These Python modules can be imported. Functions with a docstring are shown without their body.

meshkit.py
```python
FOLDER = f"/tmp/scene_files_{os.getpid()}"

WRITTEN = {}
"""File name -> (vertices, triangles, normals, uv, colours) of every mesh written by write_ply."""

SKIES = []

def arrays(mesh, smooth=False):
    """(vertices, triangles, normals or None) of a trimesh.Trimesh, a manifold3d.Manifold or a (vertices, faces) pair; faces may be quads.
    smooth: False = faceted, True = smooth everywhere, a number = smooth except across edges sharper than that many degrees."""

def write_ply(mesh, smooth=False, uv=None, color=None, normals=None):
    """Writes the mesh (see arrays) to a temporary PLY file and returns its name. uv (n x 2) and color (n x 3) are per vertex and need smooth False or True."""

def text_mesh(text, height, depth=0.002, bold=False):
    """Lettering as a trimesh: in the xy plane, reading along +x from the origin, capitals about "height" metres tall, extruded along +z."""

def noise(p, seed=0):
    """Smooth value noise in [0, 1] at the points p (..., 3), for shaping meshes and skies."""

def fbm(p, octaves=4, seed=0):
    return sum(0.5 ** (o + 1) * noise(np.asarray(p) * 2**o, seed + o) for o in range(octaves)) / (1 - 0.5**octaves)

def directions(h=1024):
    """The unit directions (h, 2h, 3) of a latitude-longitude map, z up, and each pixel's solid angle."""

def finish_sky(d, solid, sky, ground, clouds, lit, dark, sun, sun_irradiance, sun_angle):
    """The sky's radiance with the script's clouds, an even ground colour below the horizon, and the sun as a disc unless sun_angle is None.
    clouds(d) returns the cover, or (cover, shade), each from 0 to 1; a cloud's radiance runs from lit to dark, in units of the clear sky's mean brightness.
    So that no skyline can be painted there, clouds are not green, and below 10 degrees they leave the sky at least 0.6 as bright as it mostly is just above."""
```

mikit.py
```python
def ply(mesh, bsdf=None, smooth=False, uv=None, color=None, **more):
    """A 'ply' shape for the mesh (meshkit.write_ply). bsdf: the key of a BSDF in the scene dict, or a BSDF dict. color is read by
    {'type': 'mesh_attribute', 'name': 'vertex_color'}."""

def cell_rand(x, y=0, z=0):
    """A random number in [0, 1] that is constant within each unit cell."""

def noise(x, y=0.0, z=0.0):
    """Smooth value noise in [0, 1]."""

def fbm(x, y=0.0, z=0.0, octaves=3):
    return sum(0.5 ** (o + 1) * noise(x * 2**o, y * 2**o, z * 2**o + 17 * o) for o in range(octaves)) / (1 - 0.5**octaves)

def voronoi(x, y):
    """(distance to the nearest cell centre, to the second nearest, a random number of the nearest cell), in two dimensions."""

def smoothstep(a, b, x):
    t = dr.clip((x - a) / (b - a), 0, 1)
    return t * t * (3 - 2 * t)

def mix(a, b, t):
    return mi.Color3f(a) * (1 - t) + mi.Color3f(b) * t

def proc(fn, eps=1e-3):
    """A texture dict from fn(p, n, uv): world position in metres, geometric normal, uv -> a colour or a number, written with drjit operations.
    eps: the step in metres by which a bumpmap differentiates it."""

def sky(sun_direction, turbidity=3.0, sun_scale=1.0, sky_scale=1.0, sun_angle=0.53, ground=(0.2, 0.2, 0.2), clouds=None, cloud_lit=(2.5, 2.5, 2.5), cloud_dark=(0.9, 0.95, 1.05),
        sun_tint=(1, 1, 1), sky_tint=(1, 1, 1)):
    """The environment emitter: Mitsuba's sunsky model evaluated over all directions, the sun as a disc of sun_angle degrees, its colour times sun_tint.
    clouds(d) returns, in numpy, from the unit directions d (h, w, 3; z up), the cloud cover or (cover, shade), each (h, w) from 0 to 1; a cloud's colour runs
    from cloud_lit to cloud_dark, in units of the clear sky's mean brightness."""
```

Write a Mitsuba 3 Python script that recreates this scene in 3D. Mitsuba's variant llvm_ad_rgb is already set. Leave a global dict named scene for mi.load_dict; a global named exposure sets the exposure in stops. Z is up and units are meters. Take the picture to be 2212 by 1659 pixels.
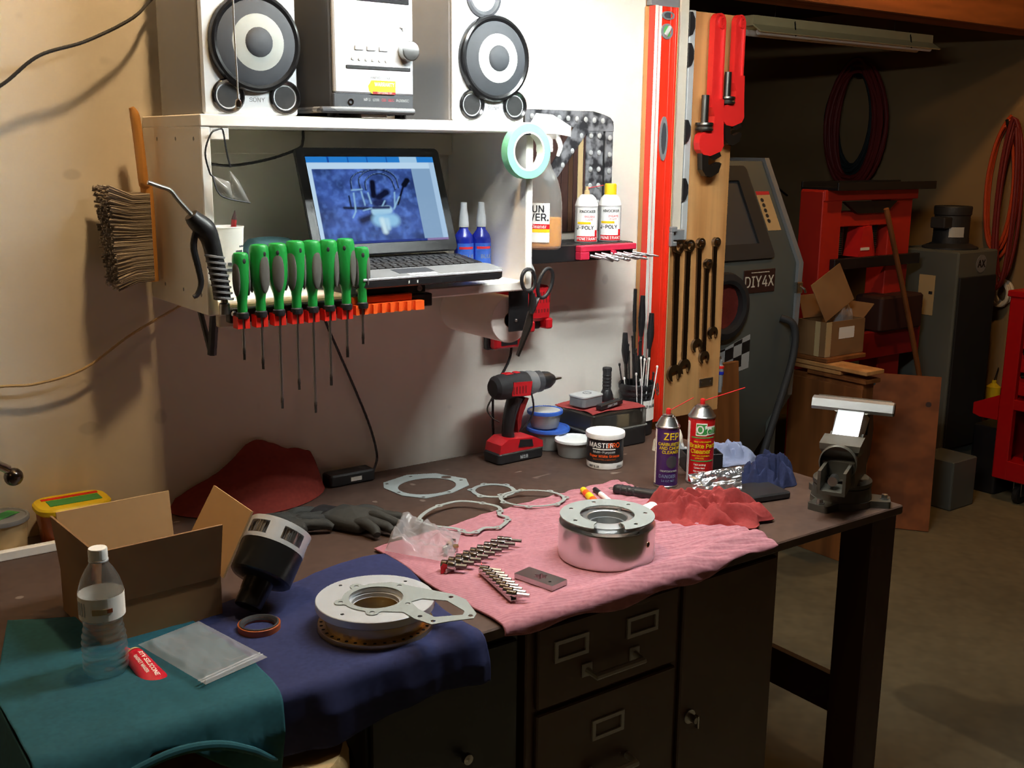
import math, random
import numpy as np, trimesh, mitsuba as mi, mikit, meshkit
import drjit as dr
from shapely.geometry import Polygon, Point, LineString, box as sbox
from shapely import affinity
from shapely.ops import unary_union

scene, labels = {}, {}
# ------------------------------------------------------------------ camera, exposure, big lights
exposure = 0.0
scene['camera'] = {'type': 'perspective', 'fov': 50.332, 'fov_axis': 'x', 'near_clip': 0.05, 'far_clip': 60.0,
                   'to_world': mi.ScalarTransform4f().look_at(origin=[0, -2.3838, 1.68], target=[0.57739, -1.59542, 1.4677], up=[0.117612, 0.176999, 0.977159])}
TUBE_LIGHT = [124.0, 133.0, 131.0]        # shop light over the bench (just above the frame)
BULB_MAIN = [570.0, 372.0, 178.0]       # warm bulb on the garage ceiling above the bench
BULB_LEFT = [90.0, 57.0, 28.0]          # dimmer warm bulb further left
BULB_BAY = [540.0, 300.0, 110.0]         # warm bulb high up between bench and bay
SCREEN_GAIN = 0.85

# ------------------------------------------------------------------ helpers
def lin(c):
    c = np.asarray(c, float) / 255.0
    return np.where(c <= 0.04045, c / 12.92, ((c + 0.055) / 1.055) ** 2.4)
def L3(r, g, b): return [float(x) for x in lin((r, g, b))]
def T(x, y, z): m = np.eye(4); m[:3, 3] = (x, y, z); return m
def S(x, y=None, z=None):
    y = x if y is None else y; z = x if z is None else z
    return np.diag([x, y, z, 1.0])
def _R(a, ax): return trimesh.transformations.rotation_matrix(math.radians(a), ax)
def RX(a): return _R(a, [1, 0, 0])
def RY(a): return _R(a, [0, 1, 0])
def RZ(a): return _R(a, [0, 0, 1])
def X(m, M): m = m.copy(); m.apply_transform(M); return m
def cat(*ms):
    out = []
    for m in ms: out += list(m) if isinstance(m, (list, tuple)) else [m]
    return trimesh.util.concatenate(out) if len(out) > 1 else out[0]
def frame(o, x, z):
    """local axes: x along x, z as near z as can be, at o"""
    x = np.array(x, float); x /= np.linalg.norm(x); z = np.array(z, float)
    y = np.cross(z, x); y /= np.linalg.norm(y); z = np.cross(x, y)
    m = np.eye(4); m[:3, 0], m[:3, 1], m[:3, 2], m[:3, 3] = x, y, z, o; return m
def along(a, b):
    """maps the z axis onto the line from a to b, origin at a"""
    a, b = np.array(a, float), np.array(b, float); d = (b - a) / np.linalg.norm(b - a)
    h = np.array([1, 0, 0]) if abs(d[0]) < .9 else np.array([0, 1, 0])
    u = np.cross(h, d); u /= np.linalg.norm(u); v = np.cross(d, u)
    m = np.eye(4); m[:3, 0], m[:3, 1], m[:3, 2], m[:3, 3] = u, v, d, a; return m

def BX(x0, x1, y0, y1, z0, z1, bev=0.0):
    c = ((x0 + x1) / 2, (y0 + y1) / 2, (z0 + z1) / 2); s = np.array([x1 - x0, y1 - y0, z1 - z0])
    if bev <= 0: m = trimesh.creation.box(extents=s)
    else:
        b = min(bev, *(s / 2.01)); h = s / 2; p = []
        for i in (-1, 1):
            for j in (-1, 1):
                for k in (-1, 1):
                    p += [(i * (h[0] - b), j * (h[1] - b), k * h[2]), (i * (h[0] - b), j * h[1], k * (h[2] - b)), (i * h[0], j * (h[1] - b), k * (h[2] - b))]
        m = trimesh.convex.convex_hull(np.array(p))
    m.apply_translation(c); return m
def BC(sx, sy, sz, at=(0, 0, 0), bev=0.0):
    x, y, z = at; return BX(x - sx / 2, x + sx / 2, y - sy / 2, y + sy / 2, z - sz / 2, z + sz / 2, bev)
def HULL(pts): return trimesh.convex.convex_hull(np.array(pts, float))
def RBX(sx, sy, sz, r, at=(0, 0, 0), n=6, bev=0.0):
    """box with vertical edges rounded by r (and small top and bottom bevels)"""
    pts = []
    for i in (-1, 1):
        for j in (-1, 1):
            for a in np.linspace(0, math.pi / 2, n):
                for (dz, db) in (((0, 0),) if bev <= 0 else ((0, bev), (bev, 0))):
                    rr = r - db
                    for k in (-1, 1):
                        pts.append((i * (sx / 2 - r + rr * math.cos(a)), j * (sy / 2 - r + rr * math.sin(a)), k * (sz / 2 - dz)))
    m = HULL(pts); m.apply_translation(at); return m
def LA(prof, n=40, a0=0.0, a1=360.0, rf=None):
    """lathe of (r, z) pairs about z; rf(angle, z) scales the radius"""
    p = np.array(prof, float); full = abs(a1 - a0 - 360) < 1e-6
    k = n if full else n + 1
    an = np.radians(a0 + (a1 - a0) * np.arange(k) / n)
    r = np.repeat(p[None, :, 0], k, 0); z = np.repeat(p[None, :, 1], k, 0)
    if rf is not None: r = r * rf(np.repeat(an[:, None], len(p), 1), z)
    v = np.stack([r * np.cos(an)[:, None], r * np.sin(an)[:, None], z], -1).reshape(-1, 3)
    m = len(p); f = []
    for i in range(n):
        j = (i + 1) % k
        for q in range(m - 1):
            a, b, c, d = i * m + q, j * m + q, j * m + q + 1, i * m + q + 1
            if p[q, 0] > 1e-9: f.append((a, b, c))
            if p[q + 1, 0] > 1e-9: f.append((a, c, d))
    return trimesh.Trimesh(v, np.array(f), process=False)
def CY(r, h, at=(0, 0, 0), n=28, bev=0.0, r2=None):
    r2 = r if r2 is None else r2
    p = [(0, 0), (r, 0), (r2, h), (0, h)] if bev <= 0 else [(0, 0), (r - bev, 0), (r, bev), (r2, h - bev), (r2 - bev, h), (0, h)]
    return X(LA(p, n), T(*at))
def SPH(r, at=(0, 0, 0), sc=(1, 1, 1), sub=3):
    m = trimesh.creation.icosphere(sub, r); m.apply_transform(S(*sc)); m.apply_translation(at); return m
def spline(pts, n=40, closed=False):
    p = np.array(pts, float)
    if len(p) < 3 and not closed: return np.array([p[0] + (p[-1] - p[0]) * t for t in np.linspace(0, 1, n)])
    q = np.vstack([p[-1], p, p[0], p[1]]) if closed else np.vstack([2 * p[0] - p[1], p, 2 * p[-1] - p[-2]])
    m = len(p) if closed else len(p) - 1; out = []
    for t in np.linspace(0, m, n, endpoint=not closed):
        i = min(int(t), m - 1); u = t - i; a, b, c, d = q[i:i + 4]
        out.append(0.5 * (2 * b + (c - a) * u + (2 * a - 5 * b + 4 * c - d) * u * u + (3 * b - a - 3 * c + d) * u ** 3))
    return np.array(out)
def TB(pts, r, sides=8, n=None, closed=False, sq=None, caps=True):
    """tube along a smoothed path (n samples) or the raw polyline (n None); r one radius or one per sample; sq=(a,b) squeezes the section"""
    p = spline(pts, n, closed) if n else np.array(pts, float)
    t = (np.roll(p, -1, 0) - np.roll(p, 1, 0)) if closed else np.gradient(p, axis=0)
    t /= np.linalg.norm(t, axis=1, keepdims=True) + 1e-12
    h = np.array([0, 0, 1.0]) if abs(t[0, 2]) < .9 else np.array([1.0, 0, 0])
    u = np.cross(h, t[0]); u /= np.linalg.norm(u); us = []
    for k in range(len(p)):
        u = u - t[k] * (u @ t[k]); u /= np.linalg.norm(u); us.append(u.copy())
    us = np.array(us); vs = np.cross(t, us); a = np.arange(sides) * 2 * math.pi / sides
    rr = np.broadcast_to(np.asarray(r, float), (len(p),)) if np.ndim(r) == 0 else np.interp(np.linspace(0, 1, len(p)), np.linspace(0, 1, len(r)), r)
    sa, sb = sq or (1, 1)
    v = p[:, None] + rr[:, None, None] * (sa * np.cos(a)[None, :, None] * us[:, None] + sb * np.sin(a)[None, :, None] * vs[:, None])
    f, m = [], len(p)
    for i in range(m if closed else m - 1):
        j = (i + 1) % m
        for k in range(sides):
            l = (k + 1) % sides
            f += [(i * sides + k, i * sides + l, j * sides + l), (i * sides + k, j * sides + l, j * sides + k)]
    v = v.reshape(-1, 3)
    if caps and not closed:
        v = np.vstack([v, p[0], p[-1]]); c0, c1 = len(v) - 2, len(v) - 1
        for k in range(sides):
            l = (k + 1) % sides
            f += [(c0, l, k), (c1, (m - 1) * sides + k, (m - 1) * sides + l)]
    return trimesh.Trimesh(v, np.array(f), process=False)
def PR(poly, h, z=0.0):
    """shapely polygon(s) or a list of points, extruded from z to z+h"""
    if isinstance(poly, (list, tuple, np.ndarray)): poly = Polygon(poly)
    gs = getattr(poly, 'geoms', [poly])
    m = cat([trimesh.creation.extrude_polygon(g, h, engine='earcut') for g in gs if g.area > 1e-10])
    m.apply_translation((0, 0, z)); return m
def GR(fn, nu, nv, thick=0.0, cu=False):
    """surface fn(u, v) -> (..., 3) over the unit square; thick > 0 closes it into a sheet"""
    u, v = np.meshgrid(np.linspace(0, 1, nu), np.linspace(0, 1, nv), indexing='ij')
    p = fn(u, v); q = np.arange(nu * nv).reshape(nu, nv)
    a, b, c, d = q[:-1, :-1].ravel(), q[1:, :-1].ravel(), q[1:, 1:].ravel(), q[:-1, 1:].ravel()
    f = np.vstack([np.stack([a, b, c], 1), np.stack([a, c, d], 1)]); p = p.reshape(-1, 3)
    if not thick: return trimesh.Trimesh(p, f, process=False)
    m = trimesh.Trimesh(p, f, process=False); n = m.vertex_normals; k = len(p)
    low = p - n * thick
    e = np.concatenate([q[:, 0], q[-1, 1:], q[::-1, -1][1:], q[0, ::-1][1:-1]]); e2 = np.roll(e, -1)
    side = np.vstack([np.stack([e, e + k, e2 + k], 1), np.stack([e, e2 + k, e2], 1)])
    return trimesh.Trimesh(np.vstack([p, low]), np.vstack([f, f[:, ::-1] + k, side]), process=False)
def TX(s, h, depth=0.0006, bold=False, center=True):
    m = meshkit.text_mesh(s, h, depth, bold)
    if center: m.apply_translation((-(m.bounds[0][0] + m.bounds[1][0]) / 2, 0, 0))
    return m
FRONT = RX(90)                       # lettering in xy turned to face -y, reading along +x
def WRAP(m, R):
    """lettering (x along, y up, z out) bent round a vertical cylinder of radius R, its middle facing -y"""
    m = m.copy(); v = m.vertices; a = v[:, 0] / R; r = R + v[:, 2]
    m.vertices = np.stack([r * np.sin(a), -r * np.cos(a), v[:, 1]], 1); return m
def PATCH(R, z0, z1, a0, a1, t=0.0006, n=24):
    """label sheet on a cylinder, angles in degrees from -y towards +x"""
    return GR(lambda u, v: np.stack([(R + t) * np.sin(np.radians(a0 + (a1 - a0) * u)), -(R + t) * np.cos(np.radians(a0 + (a1 - a0) * u)), z0 + (z1 - z0) * v], -1), n, 2, t)

def numbered(k):
    if k not in scene and k not in labels and not any(x.startswith(k + '__') for x in scene): return k
    i = 1
    while True:
        q = f'{k}_{i:03d}'
        if q not in scene and q not in labels and not any(x.startswith(q + '__') for x in scene): return q
        i += 1
def emit(key, mesh, mat, sm=35, **kw):
    if isinstance(mesh, (list, tuple)): mesh = cat(*mesh)
    scene[key] = mikit.ply(mesh, mat, sm, **kw); return key
class Obj:
    """a thing: its parts are entries of their own under its key"""
    def __init__(s, name, label, cat_, group=None, M=None, kind=None):
        s.key = numbered(name); s.M = np.eye(4) if M is None else M
        d = labels[s.key] = {'label': label}
        if cat_: d['category'] = cat_
        if group: d['group'] = group
        if kind: d['kind'] = kind
    def p(s, name, mesh, mat, label=None, sm=35, under=None, M=None, kind=None, **kw):
        if isinstance(mesh, (list, tuple)): mesh = cat(*mesh)
        mesh = X(mesh, s.M if M is None else s.M @ M)
        k = numbered((under or s.key) + '__' + name); emit(k, mesh, mat, sm, **kw)
        if label: labels[k] = {'label': label}
        if kind: labels.setdefault(k, {})['kind'] = kind
        return k
def ONE(name, mesh, mat, label, cat_, group=None, M=None, sm=35, kind=None, **kw):
    key = numbered(name)
    if isinstance(mesh, (list, tuple)): mesh = cat(*mesh)
    if M is not None: mesh = X(mesh, M)
    d = {'label': label}
    if cat_: d['category'] = cat_
    if group: d['group'] = group
    if kind: d['kind'] = kind
    emit(key, mesh, mat, sm, **kw); labels[key] = d; return key
def STRUCT(name, mesh, mat, label=None, sm=35):
    emit(name, mesh, mat, sm); labels[name] = {'kind': 'structure', 'label': label or name.replace('_', ' ')}; return name

# ------------------------------------------------------------------ materials
def mat(name, c, rough=.6, metal=0.0, spec=.5, coat=0.0, sheen=0.0, tex=None):
    d = {'type': 'principled', 'base_color': tex or {'type': 'rgb', 'value': L3(*c)}, 'roughness': rough, 'metallic': metal, 'specular': spec}
    if coat: d['clearcoat'] = coat; d['clearcoat_gloss'] = .9
    if sheen: d['sheen'] = sheen
    scene[name] = {'type': 'twosided', 'bsdf': d}
def tint(c): return mi.Color3f(*L3(*c))
fbm, noise, sst, mix = mikit.fbm, mikit.noise, mikit.smoothstep, mikit.mix
def f_wall(p, n, uv):
    a = fbm(p.x * 1.7, p.y * 1.7, p.z * 1.7, 3); b = fbm(p.x * 14, p.y * 3, p.z * 2.2, 2)
    c = mix(L3(226, 218, 204), L3(236, 231, 220), a)
    run = sst(.58, .8, b) * sst(1.35, 1.0, p.z) * .10
    spot = sst(.93, .97, noise(p.x * 13, p.y, p.z * 13)) * .16
    return c * (1 - run - spot)
def f_bench(p, n, uv):
    a = fbm(p.x * 3, p.y * 3, p.z * 3, 3); b = fbm(p.x * 60, p.y * 60, 1, 2)
    c = mix(L3(62, 46, 39), L3(80, 61, 52), a)
    return c * (.88 + .24 * b) + mi.Color3f(.10, .085, .07) * sst(.95, .98, noise(p.x * 21, p.y * 33, 2))
def f_concrete(p, n, uv):
    a = fbm(p.x * 1.3, p.y * 1.3, 3, 4); b = fbm(p.x * 30, p.y * 30, 5, 2)
    return mix(L3(74, 66, 48), L3(122, 112, 86), a) * (.85 + .3 * b) * (1 - .35 * sst(.75, .82, noise(p.x * 3.1, p.y * 3.1, 9)))
def wood(c0, c1, k=18, along=2):
    def fn(p, n, uv):
        q = [p.x, p.y, p.z]; st = [k, k, k]; st[along] = 1.4
        w = fbm(q[0] * st[0], q[1] * st[1], q[2] * st[2], 3); g = fbm(q[0] * st[0] * 7, q[1] * st[1] * 7, q[2] * st[2] * 3, 2)
        return mix(L3(*c0), L3(*c1), sst(.25, .75, w)) * (.9 + .2 * g)
    return mikit.proc(fn)
def f_card(p, n, uv):
    a = fbm(p.x * 9, p.y * 9, p.z * 9, 3); b = fbm(p.x * 5 + 7, p.y * 5, p.z * 5, 2)
    return mix(L3(114, 80, 48), L3(148, 110, 70), a) * (1 - .35 * sst(.55, .75, b))
def f_towel(p, n, uv):
    a = fbm(p.x * 7, p.y * 7, p.z * 7, 2); w = fbm(p.x * 150, p.y * 150, p.z * 150, 2)
    r = .5 + .5 * dr.sin(p.y * 820 + p.x * 160 + 7 * fbm(p.x * 16, p.y * 16, 3, 2))
    return mix(L3(150, 92, 103), L3(184, 126, 135), .35 * r + .65 * w) * (.86 + .28 * a)
def f_cloth(c0, c1):
    def fn(p, n, uv):
        w = fbm(p.x * 160, p.y * 160, p.z * 160, 2); a = fbm(p.x * 9, p.y * 9, p.z * 9, 3)
        return mix(L3(*c0), L3(*c1), .45 * w + .55 * a)
    return mikit.proc(fn)
def f_brushed(p, n, uv):
    a = fbm(p.x * 14, p.y * 14, p.z * 14, 3); b = fbm(p.x * 5, p.y * 5, p.z * 5, 2)
    return mix(L3(158, 162, 165), L3(206, 210, 211), .5 * a + .5 * b)
def f_grime(c0, c1, k=6):
    def fn(p, n, uv): return mix(L3(*c0), L3(*c1), fbm(p.x * k, p.y * k, p.z * k, 3))
    return mikit.proc(fn)
VC = {'type': 'mesh_attribute', 'name': 'vertex_color'}
mat('m_baywall', 0, .9, tex=f_grime((128, 104, 72), (150, 124, 88), 2)); mat('m_wall', 0, .85, tex=mikit.proc(f_wall)); mat('m_bench', 0, .5, tex=mikit.proc(f_bench), spec=.4)
mat('m_floor', 0, .75, tex=mikit.proc(f_concrete))
mat('m_ply', 0, .6, tex=wood((176, 122, 70), (204, 152, 96))); mat('m_beam', 0, .7, tex=wood((112, 60, 28), (142, 80, 40), 14, 0))
mat('m_board', 0, .55, tex=wood((104, 60, 28), (138, 84, 42))); mat('m_handlewood', 0, .5, tex=wood((186, 128, 62), (212, 156, 86), 60))
mat('m_card', 0, .85, tex=mikit.proc(f_card)); mat('m_cardin', (172, 136, 92), .85); mat('m_pink', 0, .95, tex=mikit.proc(f_towel), sheen=.3)
mat('m_teal', 0, .95, tex=f_cloth((14, 58, 68), (28, 88, 98)), sheen=.2); mat('m_navy', 0, .95, tex=f_cloth((22, 26, 62), (40, 46, 88)), sheen=.2)
mat('m_ragred', 0, .95, tex=f_cloth((118, 36, 36), (164, 62, 60)), sheen=.2); mat('m_ragdark', 0, .95, tex=f_cloth((96, 26, 20), (132, 46, 34)))
mat('m_ragblue', 0, .95, tex=f_cloth((14, 20, 48), (34, 42, 80))); mat('m_glove', 0, .8, tex=f_cloth((26, 25, 22), (48, 46, 40)))
mat('m_brushed', 0, .40, .9, tex=mikit.proc(f_brushed)); mat('m_vise', 0, .45, .35, tex=f_grime((52, 50, 44), (86, 82, 72), 9))
mat('m_graypaint', 0, .5, tex=f_grime((76, 80, 76), (98, 102, 96), 3)); mat('m_cabbrown', 0, .45, tex=f_grime((62, 40, 26), (80, 54, 36), 3))
mat('m_rivetsteel', 0, .55, tex=mikit.proc(lambda p, n, uv: mix(L3(34, 34, 38), L3(128, 128, 132), sst(.30, .72, fbm(p.x * 40 + p.z * 30, p.y, p.z * 34 - p.x * 26, 3)))))
mat('m_white', (240, 240, 236), .45); mat('m_whitepaint', (238, 234, 226), .5); mat('m_offwhite', (214, 204, 186), .7); mat('m_paper', (236, 230, 220), .9)
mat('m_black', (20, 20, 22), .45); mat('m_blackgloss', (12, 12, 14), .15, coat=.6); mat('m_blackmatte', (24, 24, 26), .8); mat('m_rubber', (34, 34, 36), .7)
mat('m_dkgray', (62, 64, 68), .5); mat('m_gray', (118, 120, 122), .5); mat('m_ltgray', (176, 178, 178), .5); mat('m_gasket', (138, 144, 142), .8)
mat('m_spkgray', (128, 128, 130), .5); mat('m_cone', (54, 57, 62), .7); mat('m_conelight', (158, 162, 158), .7); mat('m_screen', (8, 8, 10), .6, spec=.03); mat('m_silverplastic', (206, 210, 214), .35, .2)
mat('m_steel', (186, 186, 184), .3, 1.0); mat('m_chrome', (214, 214, 216), .1, 1.0); mat('m_darkchrome', (104, 98, 94), .2, 1.0); mat('m_wrenchchrome', (150, 146, 144), .13, 1.0); mat('m_machined', (214, 218, 222), .42, .55); mat('m_silverpaint', (206, 208, 210), .35, .4); mat('m_unseen', (70, 58, 46), .9); mat('m_dksteel', (92, 90, 86), .4, 1.0)
mat('m_alu', (222, 222, 220), .24, 1.0); mat('m_brass', (204, 178, 130), .3, .9); mat('m_gearblack', (22, 21, 20), .22, .5, coat=.4)
mat('m_red', (206, 36, 34), .35, coat=.3); mat('m_levelred', (226, 48, 26), .4, coat=.2); mat('m_dkred', (132, 20, 22), .5); mat('m_chestred', (176, 12, 18), .35, coat=.3); mat('m_pressred', (186, 40, 28), .5)
mat('m_toolred', (196, 24, 34), .45); mat('m_pinkred', (210, 40, 70), .5); mat('m_orange', (246, 92, 30), .45); mat('m_clipred', (222, 40, 26), .45)
mat('m_green', (26, 138, 56), .4, coat=.2); mat('m_gripgray', (82, 80, 74), .8); mat('m_tapegreen', (132, 214, 172), .6); mat('m_taperoll', (226, 236, 222), .8)
mat('m_yellow', (232, 200, 30), .45); mat('m_blue', (26, 40, 150), .3); mat('m_lidblue', (52, 96, 190), .4); mat('m_paleblue', (120, 130, 160), .8); mat('m_purple', (62, 30, 92), .3)
mat('m_canred', (196, 28, 30), .3); mat('m_labelgreen', (70, 150, 76), .7); mat('m_tan', (186, 160, 116), .7); mat('m_tubred', (188, 24, 44), .3, coat=.4)
mat('m_sealorange', (150, 72, 30), .4); mat('m_darkwood', (52, 26, 20), .6); mat('m_ink', (24, 24, 30), .7); mat('m_inkred', (196, 40, 50), .6); mat('m_lampshade', (226, 212, 160), .6)
mat('m_orangehose', (186, 66, 26), .5); mat('m_hosered', (110, 24, 22), .6); mat('m_hosedark', (30, 40, 44), .6); mat('m_tealdull', (56, 88, 92), .8); mat('m_bayceil', (60, 50, 52), .9)
mat('m_vc', 0, .6, tex=VC); mat('m_vcgloss', 0, .3, coat=.3, tex=VC); mat('m_bristle', (166, 156, 146), .9); mat('m_bristledark', (118, 108, 98), .9)
mat('m_barrel', (176, 146, 100), .5); mat('m_foil', (230, 230, 232), .22, .9); mat('m_motor', (34, 34, 36), .55)
scene['g_pane'] = {'type': 'thindielectric', 'int_ior': 1.45}
scene['g_bottle'] = {'type': 'blendbsdf', 'weight': .10, 'a': {'type': 'thindielectric', 'int_ior': 1.5}, 'b': {'type': 'twosided', 'bsdf': {'type': 'principled', 'base_color': {'type': 'rgb', 'value': L3(196, 202, 206)}, 'roughness': .12, 'specular': .9, 'metallic': .3}}}
scene['g_lens'] = {'type': 'blendbsdf', 'weight': .16, 'a': {'type': 'thindielectric', 'int_ior': 1.5}, 'b': {'type': 'twosided', 'bsdf': {'type': 'principled', 'base_color': {'type': 'rgb', 'value': L3(200, 200, 196)}, 'roughness': .15, 'specular': .8}}}
scene['g_poly'] = {'type': 'blendbsdf', 'weight': .21, 'a': {'type': 'thindielectric', 'int_ior': 1.45}, 'b': {'type': 'twosided', 'bsdf': {'type': 'principled', 'base_color': {'type': 'rgb', 'value': L3(226, 226, 230)}, 'roughness': .3, 'specular': .5}}}
scene['g_tub'] = {'type': 'blendbsdf', 'weight': .45, 'a': {'type': 'thindielectric', 'int_ior': 1.45}, 'b': {'type': 'twosided', 'bsdf': {'type': 'principled', 'base_color': {'type': 'rgb', 'value': L3(190, 190, 184)}, 'roughness': .35, 'specular': .5}}}
scene['g_amber'] = {'type': 'blendbsdf', 'weight': .7, 'a': {'type': 'thindielectric', 'int_ior': 1.35}, 'b': {'type': 'twosided', 'bsdf': {'type': 'principled', 'base_color': {'type': 'rgb', 'value': L3(232, 150, 40)}, 'roughness': .3}}}
scene['g_amber']['weight'] = .88
scene['g_clearpoly'] = {'type': 'blendbsdf', 'weight': .14, 'a': {'type': 'thindielectric', 'int_ior': 1.45}, 'b': {'type': 'twosided', 'bsdf': {'type': 'principled', 'base_color': {'type': 'rgb', 'value': L3(220, 220, 214)}, 'roughness': .25, 'specular': .6}}}
scene['g_smoke'] = {'type': 'blendbsdf', 'weight': .5, 'a': {'type': 'thindielectric', 'int_ior': 1.45}, 'b': {'type': 'twosided', 'bsdf': {'type': 'principled', 'base_color': {'type': 'rgb', 'value': L3(60, 56, 50)}, 'roughness': .25, 'specular': .6}}}

# ------------------------------------------------------------------ lamps
lamp = Obj('shop_light', 'white hooded twin tube shop light hung over the bench', 'lamp')
lx0, lx1, ly, lz = .98, 2.20, -.84, 2.20
lamp.p('hood', PR(Polygon([(-.13, .010), (-.05, .045), (.05, .045), (.13, .010), (.128, .005), (.048, .038), (-.048, .038), (-.128, .005)]), lx1 - lx0), 'm_white', M=T(lx0, ly, lz) @ RY(90) @ RZ(90))
for dy in (-.05, .05):
    lamp.p('tube', X(LA([(0, 0), (.013, 0), (.013, lx1 - lx0 - .06), (0, lx1 - lx0 - .06)], 12), T(lx0 + .03, ly + dy, lz - .012) @ RY(90)), 'm_white', emitter={'type': 'area', 'radiance': {'type': 'rgb', 'value': TUBE_LIGHT}})
for x in (lx0 + .2, lx1 - .2): lamp.p('hanger_chain', TB([(x, ly, lz + .04), (x, ly, 3.1)], .003, 6), 'm_steel')
for (nm, at, col, lab) in (('ceiling_bulb', (.78, -.60, 2.68), BULB_MAIN, 'warm bulb on the garage ceiling above the bench'), ('ceiling_bulb', (-1.25, -1.35, 2.62), BULB_LEFT, 'warm bulb on the garage ceiling left of the bench'), ('ceiling_bulb', (3.9, -.10, 2.98), BULB_BAY, 'warm bulb on the ceiling before the right bay')):
    b = Obj(nm, lab, 'light bulb')
    b.p('globe', SPH(.045, at, sub=2), 'm_white', emitter={'type': 'area', 'radiance': {'type': 'rgb', 'value': col}})
    b.p('socket', CY(.03, 3.1 - at[2] - .04, (at[0], at[1], at[2] + .04)), 'm_white')
# ------------------------------------------------------------------ the room
STRUCT('floor', BX(-2.6, 5.62, -4.2, 3.2, -.1, 0), 'm_floor', 'grey concrete garage floor')
STRUCT('wall_back', BX(-2.6, 2.2, 0, .11, 0, 3.1), 'm_wall', 'off-white scuffed wall behind the workbench')
STRUCT('wall_right', BX(5.5, 5.62, -4.2, 3.2, 0, 3.1), 'm_baywall', 'tan wall at the right end of the garage')
STRUCT('wall_rear', BX(2.2, 5.5, 3.1, 3.2, 0, 3.1), 'm_baywall', 'wall at the back of the dim bay')
STRUCT('wall_bay_left', BX(2.1, 2.2, .11, 3.1, 0, 3.1), 'm_wall', 'side wall of the dim bay behind the bench wall')
STRUCT('wall_left', BX(-2.7, -2.6, -4.2, .11, 0, 3.1), 'm_unseen', 'garage wall far to the left')
STRUCT('wall_front', BX(-2.7, 5.62, -4.3, -4.2, 0, 3.1), 'm_unseen', 'garage wall behind the viewer')
STRUCT('ceiling', BX(-2.7, 5.62, -4.3, .55, 3.1, 3.2), 'm_unseen', 'garage ceiling')
STRUCT('ceiling_bay', BX(2.2, 5.5, .65, 3.1, 2.46, 2.56), 'm_bayceil', 'dark boarded ceiling of the bay')
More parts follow.
